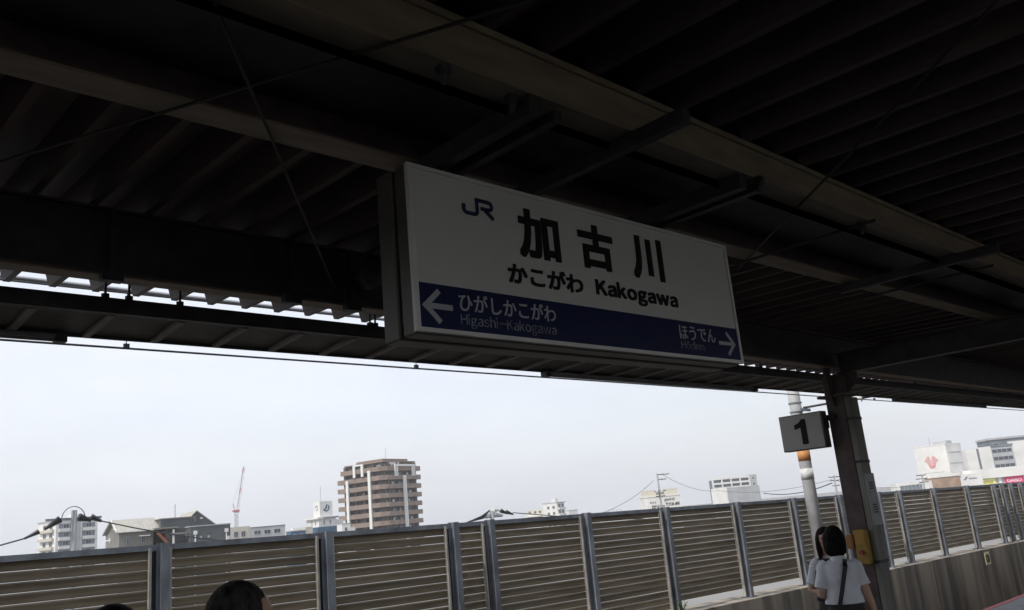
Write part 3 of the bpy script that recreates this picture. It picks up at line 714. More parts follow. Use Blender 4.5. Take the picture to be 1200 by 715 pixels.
MB().bar((-.4, -.35, ze-.03), (-.4, 4.0, za+.12), .1, .22).build('verge', M_white, t); MB().bar((-.4, 9.95, ze-.03), (-.4, 4.0, za+.12), .1, .22).build('verge', M_gbldg, t)
MB().box(-.3, 5.5, -.44, -.36, ze-.14, ze+.02).build('gutter', M_white, t); MB().box(-.1, -.004, 5.4, 9.2, ze-.9, ze-.75).build('ledge', M_white, t)
for yy, zz in ((3.4, ze+.35), (6.4, ze-.7), (6.4, ze-1.1)): MB().box(-.08, -.005, yy-.25, yy+.25, zz, zz+.22).build('vent', M_white, t)
win(t, 1.2, -.005, ze-1.6, .5, .9, 'y'); win(t, 3.2, -.005, ze-1.6, .5, .9, 'y')
MB().box(2.6, 4.0, -.7, -.01, ze-.75, ze-.65).build('canopy', M_white, t)
# mid block with flat roof
zm = zr(190, 607.5)
MB().box(5.45, 10.2, -.2, 5.0, 0, zm).build('mid_wall', M_hgrey, t)
MB().box(5.3, 10.35, -.35, 5.2, zm, zm+.13).build('mid_roof', M_hbeig, t)
MB().box(4.4, 7.6, -1.7, -.21, zr(190, 617.5)-.2, zr(190, 617.5)).build('porch_roof', M_hbeig, t)
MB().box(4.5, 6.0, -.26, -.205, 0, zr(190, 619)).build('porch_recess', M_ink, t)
st = MB(); zz = zr(180, 625)
for j in range(9): st.box(4.9+j*.16, 5.1+j*.16, -1.6, -.9, zz-.16*j-.05, zz-.16*j)
st.bar((4.8, -1.6, zz+.05), (6.4, -1.6, zz-1.6), .08, .22).bar((4.8, -.9, zz+.05), (6.4, -.9, zz-1.6), .08, .22).bar((4.8, -1.6, zz+.9), (6.4, -1.6, zz-.7), .05, .05)
st.build('fire_stair', M_rust, t)
for xx in (6.9, 9.4): MB().box(xx-.12, xx+.12, -1.65, -1.4, 0, zr(200, 620)).build('porch_column', M_white, t)
MB().box(6.6, 9.8, -2.1, -1.66, zr(205, 625)-.1, zr(205, 625)+.12).build('porch_beam', M_hbeig, t)
# right wing with gable toward the track
zg = zr(230, 596.5); zq = zr(254, 612)
MB().box(8.4, 13.2, .3, 7.5, 0, zq).build('hall_wall', M_hgrey, t)
MB().add([(8.4, .3, zq), (13.2, .3, zq), (10.6, .3, zg), (8.4, 7.5, zq), (13.2, 7.5, zq), (10.6, 7.5, zg)], [(0, 1, 2), (3, 5, 4), (0, 2, 5, 3), (1, 4, 5, 2)]).build('gable_wall', M_hgrey, t)
rp([(8.0, .05, zq-.3), (8.0, 7.8, zq-.3), (10.6, 7.8, zg+.02), (10.6, .05, zg+.02)], .12, 'roof', M_hroof)
rp([(13.5, .05, zq-.2), (13.5, 7.8, zq-.2), (10.6, 7.8, zg+.02), (10.6, .05, zg+.02)], .12, 'roof', M_hroof)
MB().box(9.9, 10.4, .22, .295, zg-1.3, zg-.75).build('gable_vent', M_gbldg, t); MB().box(11.1, 11.5, .22, .295, zg-1.0, zg-.8).build('gable_vent', M_white, t)
zf = zr(240, 615.5)
MB().box(8.9, 14.6, -2.6, .25, 0, zf).build('front_wall', M_hgrey, t)
MB().box(8.8, 14.7, -2.7, .28, zf, zf+.14).build('parapet', M_gbldg, t)
for xx in (9.6, 14.0): MB().tube([(xx, -2.72, 0), (xx, -2.72, zf-.9)], .09, 8).box(xx-.22, xx+.22, -2.95, -2.61, zf-.95, zf-.5).build('downpipe', M_white, t)
for xx in (10.4, 11.5): MB().box(xx-.15, xx+.15, -2.68, -2.605, zf-1.45, zf-1.2).build('wall_lamp', M_gbldg, t)
MB().box(14.0, 14.5, -2.69, -2.605, zf-1.9, zf-1.45).build('meter_box', M_white, t)
MB().tube([(8.0, 2, zm), (8.0, 2, zm+1.9)], .07, 6).build('flue', M_gbldg, t)

# ---- low grey sheds right of the hall
t, D = bldg('low_grey_block', 'low grey flat-roofed block just right of the charcoal hall', 'building', 268, 190, az(300)+80)
z = hz(300, 618, D)
MB().box(0, 4.6, 0, 6, 0, z+.5).build('wall', mat('beige_render', (.5, .47, .42), .85), t)
MB().box(4.65, 12.4, -.4, 6, 0, z).build('annex_wall', M_gbldg, t)
for x in (1.6, 3.2): win(t, x, -.005, z-1.8, 1.0, 1.3)
for x in (6.2, 8.4, 10.6): win(t, x, -.405, z-1.6, 1.5, 1.0)
MB().box(4.6, 12.5, -.5, 6.1, z, z+.15).build('roof', M_slate, t)

# ---- tower crane
pc = at(277, 600, 620); t = empty('tower_crane', (pc.x, pc.y, GZ), 'distant red and white tower crane with its jib raised steeply', 'crane')
k = .62; zc = pc.z-GZ
M_crw = mat('crane_white', (.7, .66, .66), .6); M_crr = mat('crane_red', (.5, .12, .13), .6)
mt = MB()
for sx in (-1, 1):
    for sy in (-1, 1): mt.bar((sx*.9, sy*.9, 0), (sx*.9, sy*.9, zc), .22, .22)
for j in range(int(zc/2)):
    s = 1 if j % 2 else -1
    mt.bar((-.9*s, -.9, j*2), (.9*s, -.9, j*2+2), .16, .16).bar((-.9*s, .9, j*2), (.9*s, .9, j*2+2), .16, .16).bar((-.9, -.9*s, j*2), (-.9, .9*s, j*2+2), .16, .16)
mt.build('mast', M_gbldg, t)
MB().box(-1.5, 1.9, -1.2, 1.2, zc-.4, zc+1.6).build('cab', M_crr, t, bevel=.1)
MB().box(-2.8, -1.55, -.9, .9, zc+.2, zc+1.2).build('counterweight', M_crr, t)
jt = at(286, 548, 620)-Vector((pc.x, pc.y, GZ)); j0 = Vector((1.2, 0, zc+2))
side = Vector((1, -1, 0)).normalized(); jd = (jt-j0)
for seg in range(8):
    m = MB(); a, b = j0+jd*(seg/8), j0+jd*((seg+1)/8)
    for o_ in (side*.8, -side*.8, Vector((0, 0, 1.2))): m.bar(a+o_, b+o_, .17, .17)
    for q in range(3):
        c, d = a.lerp(b, q/3), a.lerp(b, (q+1)/3); m.bar(c+side*.8, d-side*.8, .15, .15).bar(c-side*.8, d+Vector((0, 0, 1.2)), .15, .15)
    m.build('jib_section', M_crr if seg in (3, 7) else M_crw, t)
MB().tube([Vector((-2.5, 0, zc+6)), jt], .05, 5).tube([(-1.5, 0, zc+2), (-2.5, 0, zc+6)], .2, 5).build('stay', M_wire, t)

# ---- white logo block with blue base
t, D = bldg('blue_white_block', 'white rooftop tower with blue emblem on a blue clad building beside the brown tower', 'building', 376, 250, az(376)+60)
k = D/1000.
z0, z1, z2, z3 = hz(378, 617.5, D), hz(378, 607, D), hz(378, 602, D), hz(378, 587, D)
MB().box(-1.8, 8.6, -1.5, 9, 0, z0).build('base_wall', M_blue, t)
MB().box(-.9, 4.8, -.8, 6.5, z0, z1-.2).build('tier_wall', M_wbldg, t)
MB().box(-1.6, 5.6, -1.4, 7.2, z1-.2, z1+.3).build('ledge', M_wbldg, t)
MB().box(0, 4.2, 0, 3.8, z1+.3, z3).build('tower_wall', M_wbldg, t)
for x in (.8, 2.9): win(t, x, -.81, z0+.7, .55, 1.2, 'y', M_slate, M_wbldg)
for y in (1.2, 3.2): win(t, -.91, y, z0+.7, .55, 1.2, 'x', M_slate, M_wbldg)
MB().box(5.0, 8.0, .5, 5, z0, z0+1.9).build('plant_room', M_wbldg, t)
lg = MB(); P2 = lambda u, v, d: (u, d, v)
zc = z2+1.75
def disc(m, cx, cz_, r0, r1, a0, a1, fn, n=18):
    for i in range(n):
        t0, t1_ = a0+(a1-a0)*i/n, a0+(a1-a0)*(i+1)/n
        m.prism([(cx+r0*math.cos(t0), cz_+r0*math.sin(t0)), (cx+r1*math.cos(t0), cz_+r1*math.sin(t0)), (cx+r1*math.cos(t1_), cz_+r1*math.sin(t1_)), (cx+r0*math.cos(t1_), cz_+r0*math.sin(t1_))], fn, -.04, -.005)
disc(lg, 2.1, zc, .75, 1.15, R(200), R(400), P2); disc(lg, 2.1, zc, .0, .35, 0, R(360), P2)
lg.prism([(1.4, zc-.9), (1.75, zc-.9), (2.7, zc+.9), (2.2, zc+.9)], P2, -.05, -.006); lg.build('emblem', M_blue, t)
lg = MB(); PX2 = lambda u, v, d: (d, u, v); disc(lg, 1.9, zc, .5, .8, R(0), R(300), PX2); lg.build('emblem', M_glasl, t)
lb = MB()
for i in range(8): lb.box(.3+i*.62, .3+i*.62+.42, -1.46, -1.405, z1-.12, z1+.24)
lb.build('lettering', M_blue, t)
MB().tube([(1.0, 1, z3), (1.0, 1, z3+4.5)], .05, 5).build('antenna', M_post, t)
t, D = bldg('small_blue_building', 'small blue clad building left of the blue and white block', 'building', 341, 240, az(341)+75)
z = hz(341, 623, D); MB().box(0, 4.2, 0, 5, 0, z).build('wall', M_blue, t); MB().box(-.1, 4.3, -.1, 5.1, z, z+.25).build('roof', M_gbldg, t)
MB().box(.8, 2.9, .8, 3, z+.25, z+.9).build('roof_plant', M_wbldg, t); MB().box(4.25, 6.3, 0, 5, 0, z+.9).build('stair_tower', mat('beige_render', (.5, .47, .42), .85), t)
for x in (1.1, 3.0): win(t, x, -.005, z-2.0, 1.0, 1.2)
t, D = bldg('white_annex', 'narrow white annex at the foot of the brown tower', 'building', 401, 240, az(401)+70)
z = hz(401, 614, D); MB().box(0, 2.6, 0, 4, 0, z).build('wall', M_wbldg, t); MB().box(2.65, 4.0, 0, 3, 0, z-1.2).build('side_wall', M_wbldg, t); win(t, 1.2, -.005, z-2, .8, 1.0)
MB().box(-.1, 2.7, -.1, 4.1, z, z+.15).build('roof', M_gbldg, t)

# ---- white stepped apartment block centre
t, D = bldg('stepped_apartment_block', 'small white stepped apartment block above the middle of the fence', 'building', 654, 430, az(654)+35)
z = hz(654, 589, D); MB().box(0, 6.5, 0, 9, 0, z).build('wall', M_wbldg, t); MB().box(0, 6, 9.05, 20, 0, z-2.4).build('low_wall', mat('cream_render', (.62, .58, .48), .85), t)
for i in range(5):
    zz = z-2.4-i*3
    MB().box(.3, 6.4, -1.1, -.01, zz-1.0, zz+.0).build('balcony', M_wbldg, t); win(t, 2, -.01, zz+.1, 1.8, 1.7); win(t, 4.8, -.01, zz+.1, 1.8, 1.7)
    for y in (2.2, 5.5, 11, 14, 17.5): win(t, -.01, y, zz-.4 if y < 10 else zz-2.0, 1.5, 1.4, 'x')
    MB().box(-.9, -.015, 10, 19.6, zz-3.4, zz-2.5).build('balcony', M_wbldg, t)
MB().box(1, 3.2, 1.5, 4, z, z+2.2).build('roof_hut', M_wbldg, t); MB().box(-.2, 6.7, -1.1, 9.2, z, z+.35).build('roof', M_gbldg, t)
t, D = bldg('pale_box_building', 'tiny pale windowless building right of the stepped apartment block', 'building', 667, 430, az(667)+60)
z = hz(667, 598.5, D); MB().box(0, 5.2, 0, 3, 0, z).build('wall', M_wbldg, t); MB().box(-.1, 5.3, -.1, 3.1, z, z+.25).build('roof', M_gbldg, t)
t, D = bldg('low_white_roofline', 'very faint low white building with rooftop frames left of the tall utility pole', 'building', 706, 480, az(706)+70)
z = hz(706, 603, D); MB().box(0, 14.5, 0, 6, 0, z).build('wall', M_wbldg, t); f_ = MB()
for x in (4, 6.5, 9, 11.5): f_.bar((x, .5, z), (x, .5, z+2), .2, .2)
f_.bar((4, .5, z+2), (11.5, .5, z+2), .2, .2); f_.build('roof_frame', M_gbldg, t)

# ---- white building with rows of dark lettering
t, D = bldg('lettered_white_building', 'white building with rows of dark lettering behind the tall utility pole', 'building', 759, 300, az(775)+75)
z = hz(762, 583, D); W = 12.2
MB().box(0, W, 0, 10, 0, z).build('wall', M_wbldg, t); MB().box(-.15, W+.15, -.15, 10.15, z, z+.25).build('roof', M_wbldg, t)
MB().box(.3, W-.3, 1.2, 8, z+.25, z+2.5).build('penthouse', mat('cream_render', (.62, .58, .48), .85), t)
rng = random.Random(5); lt = MB()
def glyph(x, zz, s):
    for q in range(4):
        if rng.random() < .5: lt.box(x+rng.uniform(0, s*.3), x+s*rng.uniform(.6, .95), -.06, -.005, zz+q*s*.27, zz+q*s*.27+s*.14)
        else: lt.box(x+q*s*.24, x+q*s*.24+s*.13, -.07, -.006, zz, zz+s*rng.uniform(.7, 1))
for i in range(3): glyph(1.2+i*.8, z-2.2, .6)
for i in range(4): glyph(6.0+i*1.1, z-1.7, .95)
for i in range(5): glyph(1.4+i*.95, z-3.9, 1.1)
for i in range(5): glyph(6.6+i*1.0, z-3.3, 1.15)
lt.build('lettering', M_ink, t)
for x in (8, 10.2): win(t, x, -.005, z-6.2, 1.4, 1.2)

# ---- white hotel block
t, D = bldg('white_slab_block', 'white slab block with a row of openings along its roof left of the mast', 'building', 854, 330, az(860)+62)
z = hz(854, 571.5, D)
MB().box(0, 14.0, 0, .3, 0, z).build('front_wall', M_gbldg, t); MB().box(-.3, 0, 0, 13.0, 0, z+.2).build('side_wall', M_wbldg, t)  # front wall greyer than the side: shade of that face put into its colour
MB().box(0, 14.0, .35, 13, 0, z-.3).build('body', M_wbldg, t)
t, D = bldg('openwork_block', 'grey-white block with rows of square openings rising behind the white slab block', 'building', 838, 370, az(860)+72)
z = hz(838, 561.5, D); W = 19.5
MB().box(1.2, W-.2, .8, 9, 0, z-.3).build('body', M_slate, t)
g = MB()
for i in range(4):
    zz = z-i*2.0; MB().box(0, W-2.6, 0, .75, zz-.45, zz+.35).build('floor_band', M_wbldg, t)
    for j in range(5): MB().box(j*4.1, j*4.1+.6, .02, .7, zz-1.64, zz-.46).build('pier', M_wbldg, t)
MB().box(W-2.55, W+.4, -.1, 9, 0, z+.6).build('end_wall', M_gbldg, t)
for i in range(6): win(t, W-1.1, -.105, z-1.6-i*2.4, 1.2, 1.3, 'y', M_glass, M_wbldg)

# ---- white store tower with red emblem
t, D = bldg('store_tower', 'white windowless store tower with a red branching emblem', 'building', 1116, 250, az(1116)+26)
z = hz(1116, 519.5, D); A, B = 9.6, 9.6
MB().box(0, B, 0, A, 0, z).build('tower_wall', M_wbldg, t)
MB().box(-.08, B+.08, -.08, A+.08, z, z+.25).build('parapet', M_wbldg, t)
for k in range(3): MB().box(1.0, B-1, -.06, -.004, z-2.6-k*3.2, z-2.2-k*3.2).build('wall_joint', M_gbldg, t)
MB().box(5.2, 8.6, 2, 6, z+.25, z+1.3).build('roof_plant', M_gbldg, t)
MB().tube([(1.2, 5, z), (1.2, 5, z+2.6)], .05, 5).build('antenna', M_post, t)
em = MB(); cz0 = hz(1100, 540.5, D); PE = lambda u, v, d: (d, 5.0-u, v)
def est(pts, w_=.21):
    pts = [(u*.85, cz0+(v-cz0)*.85) for u, v in pts]
    for q in strip(pts, w_): em.prism([(a.x, a.y) for a in q], PE, -.05, -.005)
for q in (-1, 1):
    est([(q*.22, cz0-2.2), (q*.22, cz0-1.25), (q*1.75, cz0+.0)])
    est([(q*.72, cz0-2.1), (q*.72, cz0-1.45), (q*1.25, cz0-1.0)])
    est([(q*.1, cz0-.55), (q*2.15, cz0+1.0)])
    est([(q*.1, cz0+.25), (q*1.3, cz0+1.2), (q*1.45, cz0+1.75)])
    est([(q*.35, cz0+1.15), (q*.75, cz0+1.5), (q*.85, cz0+2.1)])
    est([(q*2.0, cz0+.2), (q*2.4, cz0+.5)])
em.build('emblem', mat('emblem_red', (.52, .005, .03), .5, 0, .03, 1), t)
MB().box(-.03, -.005, 1.6, 8.2, cz0-3.2, cz0-3.05).build('small_lettering', M_gbldg, t)
t, D = bldg('low_store_wing', 'low white store wing with brown cladding under the emblem tower', 'building', 1050, 235, az(1085)+77)
z = hz(1060, 566, D)
MB().box(0, 9.3, 0, 8, 0, z).build('wall', M_wbldg, t); MB().box(.9, 6.6, -.05, -.005, z-2.0, z-.7).build('window_band', M_slate, t)
for i in range(6): MB().box(.9+i*1.0, 1.0+i*1.0, -.08, -.051, z-2.0, z-.7).build('mullion', M_gbldg, t)
MB().box(9.35, 16.3, -.5, 8, 0, z+.6).build('brown_wall', mat('tan_tile', (.36, .25, .18), .8, 0, .15, .8), t)
MB().box(9.2, 16.5, -.7, 8, z+.6, z+1.5).build('fascia', M_wbldg, t)
MB().box(16.4, 22.0, -.3, 8, 0, z+.8).build('sign_wall', M_wbldg, t)
lg = MB(); lg.prism([(17.2, z-.7), (17.7, z-.7), (18.5, z+.1), (18.0, z+.1)], P2, -.36, -.305); lg.box(18.6, 20.6, -.35, -.305, z-.55, z-.3); lg.build('emblem', M_slate, t)
t, D = bldg('shopping_hall', 'long white shopping hall with yellow and magenta shop signs at the right edge', 'building', 1131, 240, az(1160)+79)
z = hz(1131, 557, D)
MB().box(0, 34, 0, 16, 0, z-1.4).build('wall', M_gbldg, t)
MB().box(-.5, 34.5, -.9, 16.3, z-1.4, z+1.2).build('roof_fascia', M_wbldg, t)
MB().box(-.3, 34, -2.2, -.05, z-4.6, z-3.9).build('canopy', M_wbldg, t)
ys = MB().box(3.3, 7.4, -.25, -.01, z-3.5, z-1.5).build('yellow_sign', M_yels, t)
MB().box(3.9, 6.8, -.29, -.255, z-2.8, z-2.2).build('lettering', mat('olive_ink', (.45, .42, .1), .6), ys)
ms = MB().box(9.8, 14.4, -.3, -.01, z-3.6, z-1.4).build('magenta_sign', M_pink, t)
fit_text('lettering', 'DAISO', M_white, ms, 10.3, 13.9, z-2.95, z-2.05, -.302, .02)
MB().box(17.5, 24, -.25, -.01, z-3.6, z-1.5).build('shop_window', M_glasl, t)
for x in (1.5, 8.6, 15.9): MB().box(x-.35, x+.35, -.2, -.02, 0, z-1.41).build('pier', M_wbldg, t)
t, D = bldg('white_office_block', 'white office block with dark strip windows beyond the shopping hall', 'building', 1138, 300, az(1155)+74)
z = hz(1138, 526.5, D)
MB().box(0, 3.6, 0, 9, 0, z).box(4.4, 8.4, 0, 9, 0, z+.4).build('wall', M_wbldg, t); MB().box(3.62, 4.38, .3, 9, 0, z).build('slot', M_slate, t)
MB().box(8.45, 15.5, .4, 9, 0, z).build('window_wall', M_gbldg, t)
for i in range(5):
    zz = z-2.0-i*2.6
    for j in range(4): win(t, 9.5+j*1.6, .395, zz, 1.45, 1.2, 'y', M_glass, M_slate)
MB().box(8.4, 15.7, .2, 9.2, z, z+.7).build('roof', M_slate, t)
t, D = bldg('slate_grey_tower', 'tall slate grey building with a white panel at the right edge', 'building', 1168, 340, az(1190)+70)
z = hz(1172, 514.5, D)
MB().box(0, 26, 0, 14, 0, z).build('wall', M_slate, t); MB().box(-.3, 27, -.4, 14.3, z, z+.8).build('roof', M_gbldg, t)
MB().box(6.6, 14, -.5, -.01, z-12, z-1.2).build('white_panel', M_wbldg, t)
for i in range(4): win(t, 2.2, -.005, z-2.8-i*2.8, 2.2, 1.5); win(t, 18, -.005, z-2.8-i*2.8, 2.2, 1.5)

# ================================================================== PEOPLE
M_skin = mat('skin', (.47, .29, .21), .55, 0, .06, 8)
M_hair = mat('black_hair', (.009, .008, .008), .7, 0, .5, 60, .8, 110, (1, 1, .1), spec=.12)
M_hair2 = mat('brown_black_hair', (.02, .012, .01), .7, 0, .4, 60, .8, 110, (1, 1, .1), spec=.12)
M_hairg = mat('greying_hair', (.04, .038, .038), .75, 0, .5, 45, .6, 140, (1, 1, .3), col2=(.009, .009, .01), spec=.12)
M_shirt = mat('white_shirt', (.68, .70, .76), .8, 0, .05, 8, .25, 14)
M_black = mat('black_cloth', (.02, .02, .024), .8, 0, .1, 10, .2, 20)
M_navy  = mat('navy_cloth', (.03, .035, .06), .8, 0, .1, 10, .2, 20)
M_strap = mat('black_strap', (.012, .012, .014), .6, 0, .1, 10)
def remesh(mb, vox, sm=4):
    me = mb.mesh('tmp'); o = bpy.data.objects.new('tmp', me); COL.objects.link(o)
    m = o.modifiers.new('r', 'REMESH'); m.mode = 'VOXEL'; m.voxel_size = vox; m.use_smooth_shade = True
    s = o.modifiers.new('s', 'SMOOTH'); s.iterations = sm; s.factor = .5
    bpy.context.view_layer.update()
    r = bpy.data.meshes.new_from_object(o.evaluated_get(bpy.context.evaluated_depsgraph_get()))
    bpy.data.objects.remove(o); r.shade_smooth(); return r
def hand(mb, wr, d, nrm, s):
    wr, d, nrm = Vector(wr), Vector(d).normalized(), Vector(nrm); nrm = (nrm-d*nrm.dot(d)).normalized(); w_ = d.cross(nrm).normalized()*s
    mb.ell(wr+d*.045, .05, .038, .016, 12, 8, (d, w_, nrm))
    for o_, L in ((.027, .066), (.009, .075), (-.009, .070), (-.026, .054)):
        r0 = wr+d*.082+w_*o_; a = r0+d*L*.45+nrm*L*.10; b = a+d*L*.3+nrm*L*.22; c = b+d*L*.16+nrm*L*.26
        mb.tube([r0-d*.02, r0, a, b, c], [.0095, .0095, .009, .008, .0065], 8)
    r0 = wr+d*.025+w_*.026; a = r0+d*.028+w_*.026+nrm*.008; b = a+d*.03+w_*.006+nrm*.012
    mb.tube([r0-w_*.01, r0, a, b], [.012, .0115, .010, .008], 8)
def person(label, loc, azi, H, female, arms, top_m, bottom_m, hair_m, hair, group=None, skirt=False, head_turn=0, bag=None, wsh=None):
    t = empty('person', (loc[0], loc[1], 0), label, 'person', group, -R(azi)); s = H/1.6
    S = lambda p: Vector(p)*s
    # limb joints: local +y is the front, +x the right-hand side
    wsh = wsh or (.140 if female else .19)
    tor = [(0, -.0, .80, .155, .11), (0, -.005, .88, .150 if female else .155, .112), (0, 0, .99, .118 if female else .145, .092), (0, .005, 1.12, .132 if female else .165, .102 if female else .112), (0, -.005, 1.22, wsh-.008, .095), (0, -.01, 1.285, wsh-.02, .075), (0, -.008, 1.325, .075, .06)]
    b = MB(); sc_ = lambda r: tuple(x*s for x in r)
    b.loft([sc_(r) for r in tor], 24)
    b.tube([S((0, -.012, 1.29)), S((0, 0, 1.36)), S((0, .012, 1.43))], [.058*s, .052*s, .052*s], 14)
    ct, stn = math.cos(R(head_turn)), math.sin(R(head_turn))
    def Hd(p):       # head frame
        x, y, z = p; return Vector((x*ct+y*stn, -x*stn+y*ct+.012, z))*s
    hx = (Vector((ct, -stn, 0)), Vector((stn, ct, 0)), Vector((0, 0, 1)))
    b.ell(Hd((0, 0, 1.50)), .073*s, .092*s, .10*s, 20, 14, hx)
    b.ell(Hd((0, .025, 1.435)), .055*s, .058*s, .058*s, 16, 10, hx)
    b.tube([Hd((0, .086, 1.515)), Hd((0, .100, 1.487)), Hd((0, .105, 1.472)), Hd((0, .088, 1.466))], [.008*s, .010*s, .013*s, .009*s], 8)
    b.ell(Hd((0, .080, 1.440)), .024*s, .010*s, .008*s, 10, 6, hx); b.ell(Hd((0, .076, 1.430)), .020*s, .010*s, .007*s, 10, 6, hx)
    b.ell(Hd((0, .068, 1.400)), .024*s, .018*s, .016*s, 10, 6, hx)
    for q in (-1, 1):
        b.ell(Hd((q*.076, -.008, 1.482)), .009*s, .018*s, .030*s, 10, 8, hx)
        b.ell(Hd((q*.032, .078, 1.515)), .022*s, .010*s, .010*s, 10, 6, hx)
    sh = []
    for q, (el, wr, hd, nr) in zip((-1, 1), arms):
        sp = Vector((q*(wsh-.012), -.005, 1.265)); el, wr = Vector(el), Vector(wr)
        b.tube([S(sp), S(sp.lerp(el, .35)), S(el), S(el.lerp(wr, .3)), S(wr)], [.050*s, .043*s, .036*s, .036*s, .024*s], 12)
        hb = MB(); hand(b, S(wr), hd, nr, q if True else 1)
        sh.append((sp, el))
    hipx = .082
    for q in (-1, 1):
        b.tube([S((q*hipx, 0, .84)), S((q*hipx, .01, .70)), S((q*.078, .012, .46)), S((q*.078, -.008, .33)), S((q*.075, -.012, .09)), S((q*.075, -.01, .05))], [.088*s, .080*s, .054*s, .052*s, .034*s, .036*s], 14)
        b.ell(S((q*.078, .05, .032)), .042*s, .125*s, .032*s, 14, 8)
    link('body', remesh(b, .0065*s, 3), M_skin, t)
    # eyes
    for q in (-1, 1): MB().ell(Hd((q*.032, .082, 1.505)), .011*s, .006*s, .006*s, 8, 6, hx).build('eye', M_ink, t, True)
    # upper garment
    g = MB(); gr = [(x, y, z, rx+.016, ry+.016) for x, y, z, rx, ry in tor]
    gr[-1] = (0, -.01, 1.318, .078, .066); gr[0] = (0, 0, .84 if skirt else .80, .168, .130); gr[2] = (0, 0, .99, .143 if female else .16, .116)
    gr[5] = (0, -.01, 1.285, wsh+.0, .088)
    if skirt: gr = [(0, -.004, .955, .166, .134), (0, -.002, 1.03, .153, .124)]+gr[3:]
    g.loft([sc_(r) for r in gr], 28)
    for sp, el in sh:
        e = el-sp; u = e.normalized()
        g.tube([S(sp-u*.03+Vector((-.03 if sp.x > 0 else .03, 0, .0))), S(sp), S(sp+e*.45), S(sp+e*.74)], [.050*s, .056*s, .055*s, .060*s], 14)
    me = remesh(g, .009, 3)
    for v in me.vertices:                                   # cloth creases
        p = v.co; n1 = noise.noise(Vector((p.x*9, p.y*9, p.z*16)))+.6*noise.noise(Vector((p.x*22+5, p.y*22, p.z*30)))
        d = Vector((p.x, p.y, 0)); d = d.normalized() if d.length > .02 else Vector((0, 0, 0)); v.co = p+d*(.009*n1+.002)
    link('shirt', me, top_m, t)
    g = MB(); g.tube([S((0, -.018, 1.298)), S((0, -.010, 1.345))], [.080*s, .062*s], 18, False); g.build('collar', top_m, t, True)
    # lower garment
    g = MB()
    if skirt:
        g.loft([sc_(r) for r in [(0, 0, .46, .235, .20), (0, 0, .62, .215, .175), (0, 0, .80, .178, .135), (0, 0, .88, .160, .122), (0, 0, .96, .142, .112), (0, 0, 1.035, .136, .108)]], 28)
        me = remesh(g, .012, 2)
        for v in me.vertices:
            a = math.atan2(v.co.y, v.co.x); f_ = max(0, .82*s-v.co.z); v.co.x *= 1+.09*f_*math.sin(a*16); v.co.y *= 1+.09*f_*math.sin(a*16)
        link('skirt', me, bottom_m, t)
    else:
        g.loft([sc_(r) for r in [(0, 0, .78, .172, .125), (0, 0, .88, .176, .128), (0, 0, .97, .150, .114)]], 24)
        for q in (-1, 1):
            g.tube([S((q*hipx, 0, .86)), S((q*hipx, .01, .70)), S((q*.08, .012, .46)), S((q*.078, -.008, .25)), S((q*.075, -.01, .05))], [.096*s, .092*s, .072*s, .064*s, .060*s], 14)
        link('trousers', remesh(g, .011, 2), bottom_m, t)
    for q in (-1, 1):
        f_ = MB().ell(S((q*.078, .05, .038)), .050*s, .137*s, .040*s, 16, 8); f_.v = [(x, y, max(.004, z)) for x, y, z in f_.v]; f_.build('shoe', M_black, t, True)
    # hair
    h = MB()
    if hair == 'bob':
        h.ell(Hd((0, -.016, 1.512)), .084*s, .098*s, .104*s, 24, 16, hx)
        h.ell(Hd((0, -.032, 1.432)), .090*s, .078*s, .100*s, 24, 14, hx)
        for q in (-1, 1): h.ell(Hd((q*.072, .015, 1.455)), .026*s, .045*s, .095*s, 14, 10, hx)
    elif hair == 'long':
        h.ell(Hd((0, -.014, 1.512)), .088*s, .100*s, .104*s, 24, 16, hx); h.ell(Hd((0, -.045, 1.40)), .088*s, .060*s, .15*s, 20, 14, hx)
        for q in (-1, 1): h.ell(Hd((q*.076, .02, 1.42)), .022*s, .042*s, .13*s, 14, 10, hx)
    else:
        h.ell(Hd((0, -.014, 1.516)), .0795*s, .0925*s, .097*s, 24, 16, hx); h.ell(Hd((0, -.035, 1.475)), .077*s, .068*s, .082*s, 20, 12, hx)
    me = remesh(h, .007, 2); rn = random.Random(len(label))
    inv = Matrix.Rotation(R(head_turn), 3, 'Z')
    for v in me.vertices:
        p = inv @ Vector((v.co.x/s, v.co.y/s-.012, v.co.z/s))
        ang = math.atan2(p.y, p.x)
        if hair == 'short':
            k_ = 1+.012*math.sin(ang*37+p.z*60)*math.sin(p.z*140+ang*9)+rn.uniform(-.006, .006)
            lim = .055 if p.z > 1.545 else .0
            if p.z < 1.555 and p.y > .035: p.y = .035-(p.y-.035)*.3
            p.x *= k_; p.y = (p.y+.014)*k_-.014
        else:
            k_ = 1+.022*math.sin(ang*30+3*math.sin(p.z*30))+.02*noise.noise(Vector((ang*6, p.z*5, 0))); p.x *= k_; p.y *= k_
            if p.z < 1.40: p.z += .012*noise.noise(Vector((ang*9, 3.3, 0)))+.004*math.sin(ang*41)
            if p.z < 1.535 and p.y > .03 and abs(p.x) < .062: p.y = .03-(p.y-.03)*.4
        p = inv.inverted() @ p; v.co = Vector((p.x*s, (p.y+.012)*s, p.z*s))
    link('hair', me, hair_m, t)
    return t
hang = lambda q: ((q*.215, -.03, 1.02), (q*.225, .02, .80), (q*.03, .12, -1), (-q, .3, 0))
fwd = lambda q: ((q*.20, -.02, 1.03), (q*.06, .21, 1.02), (-q*.5, .8, .15), (0, -.2, 1))
_a = on_y(979, 640, 3.63); AP = (_a.x, _a.y); _b = on_y(969, 645, 4.0); BP = (_b.x, _b.y)
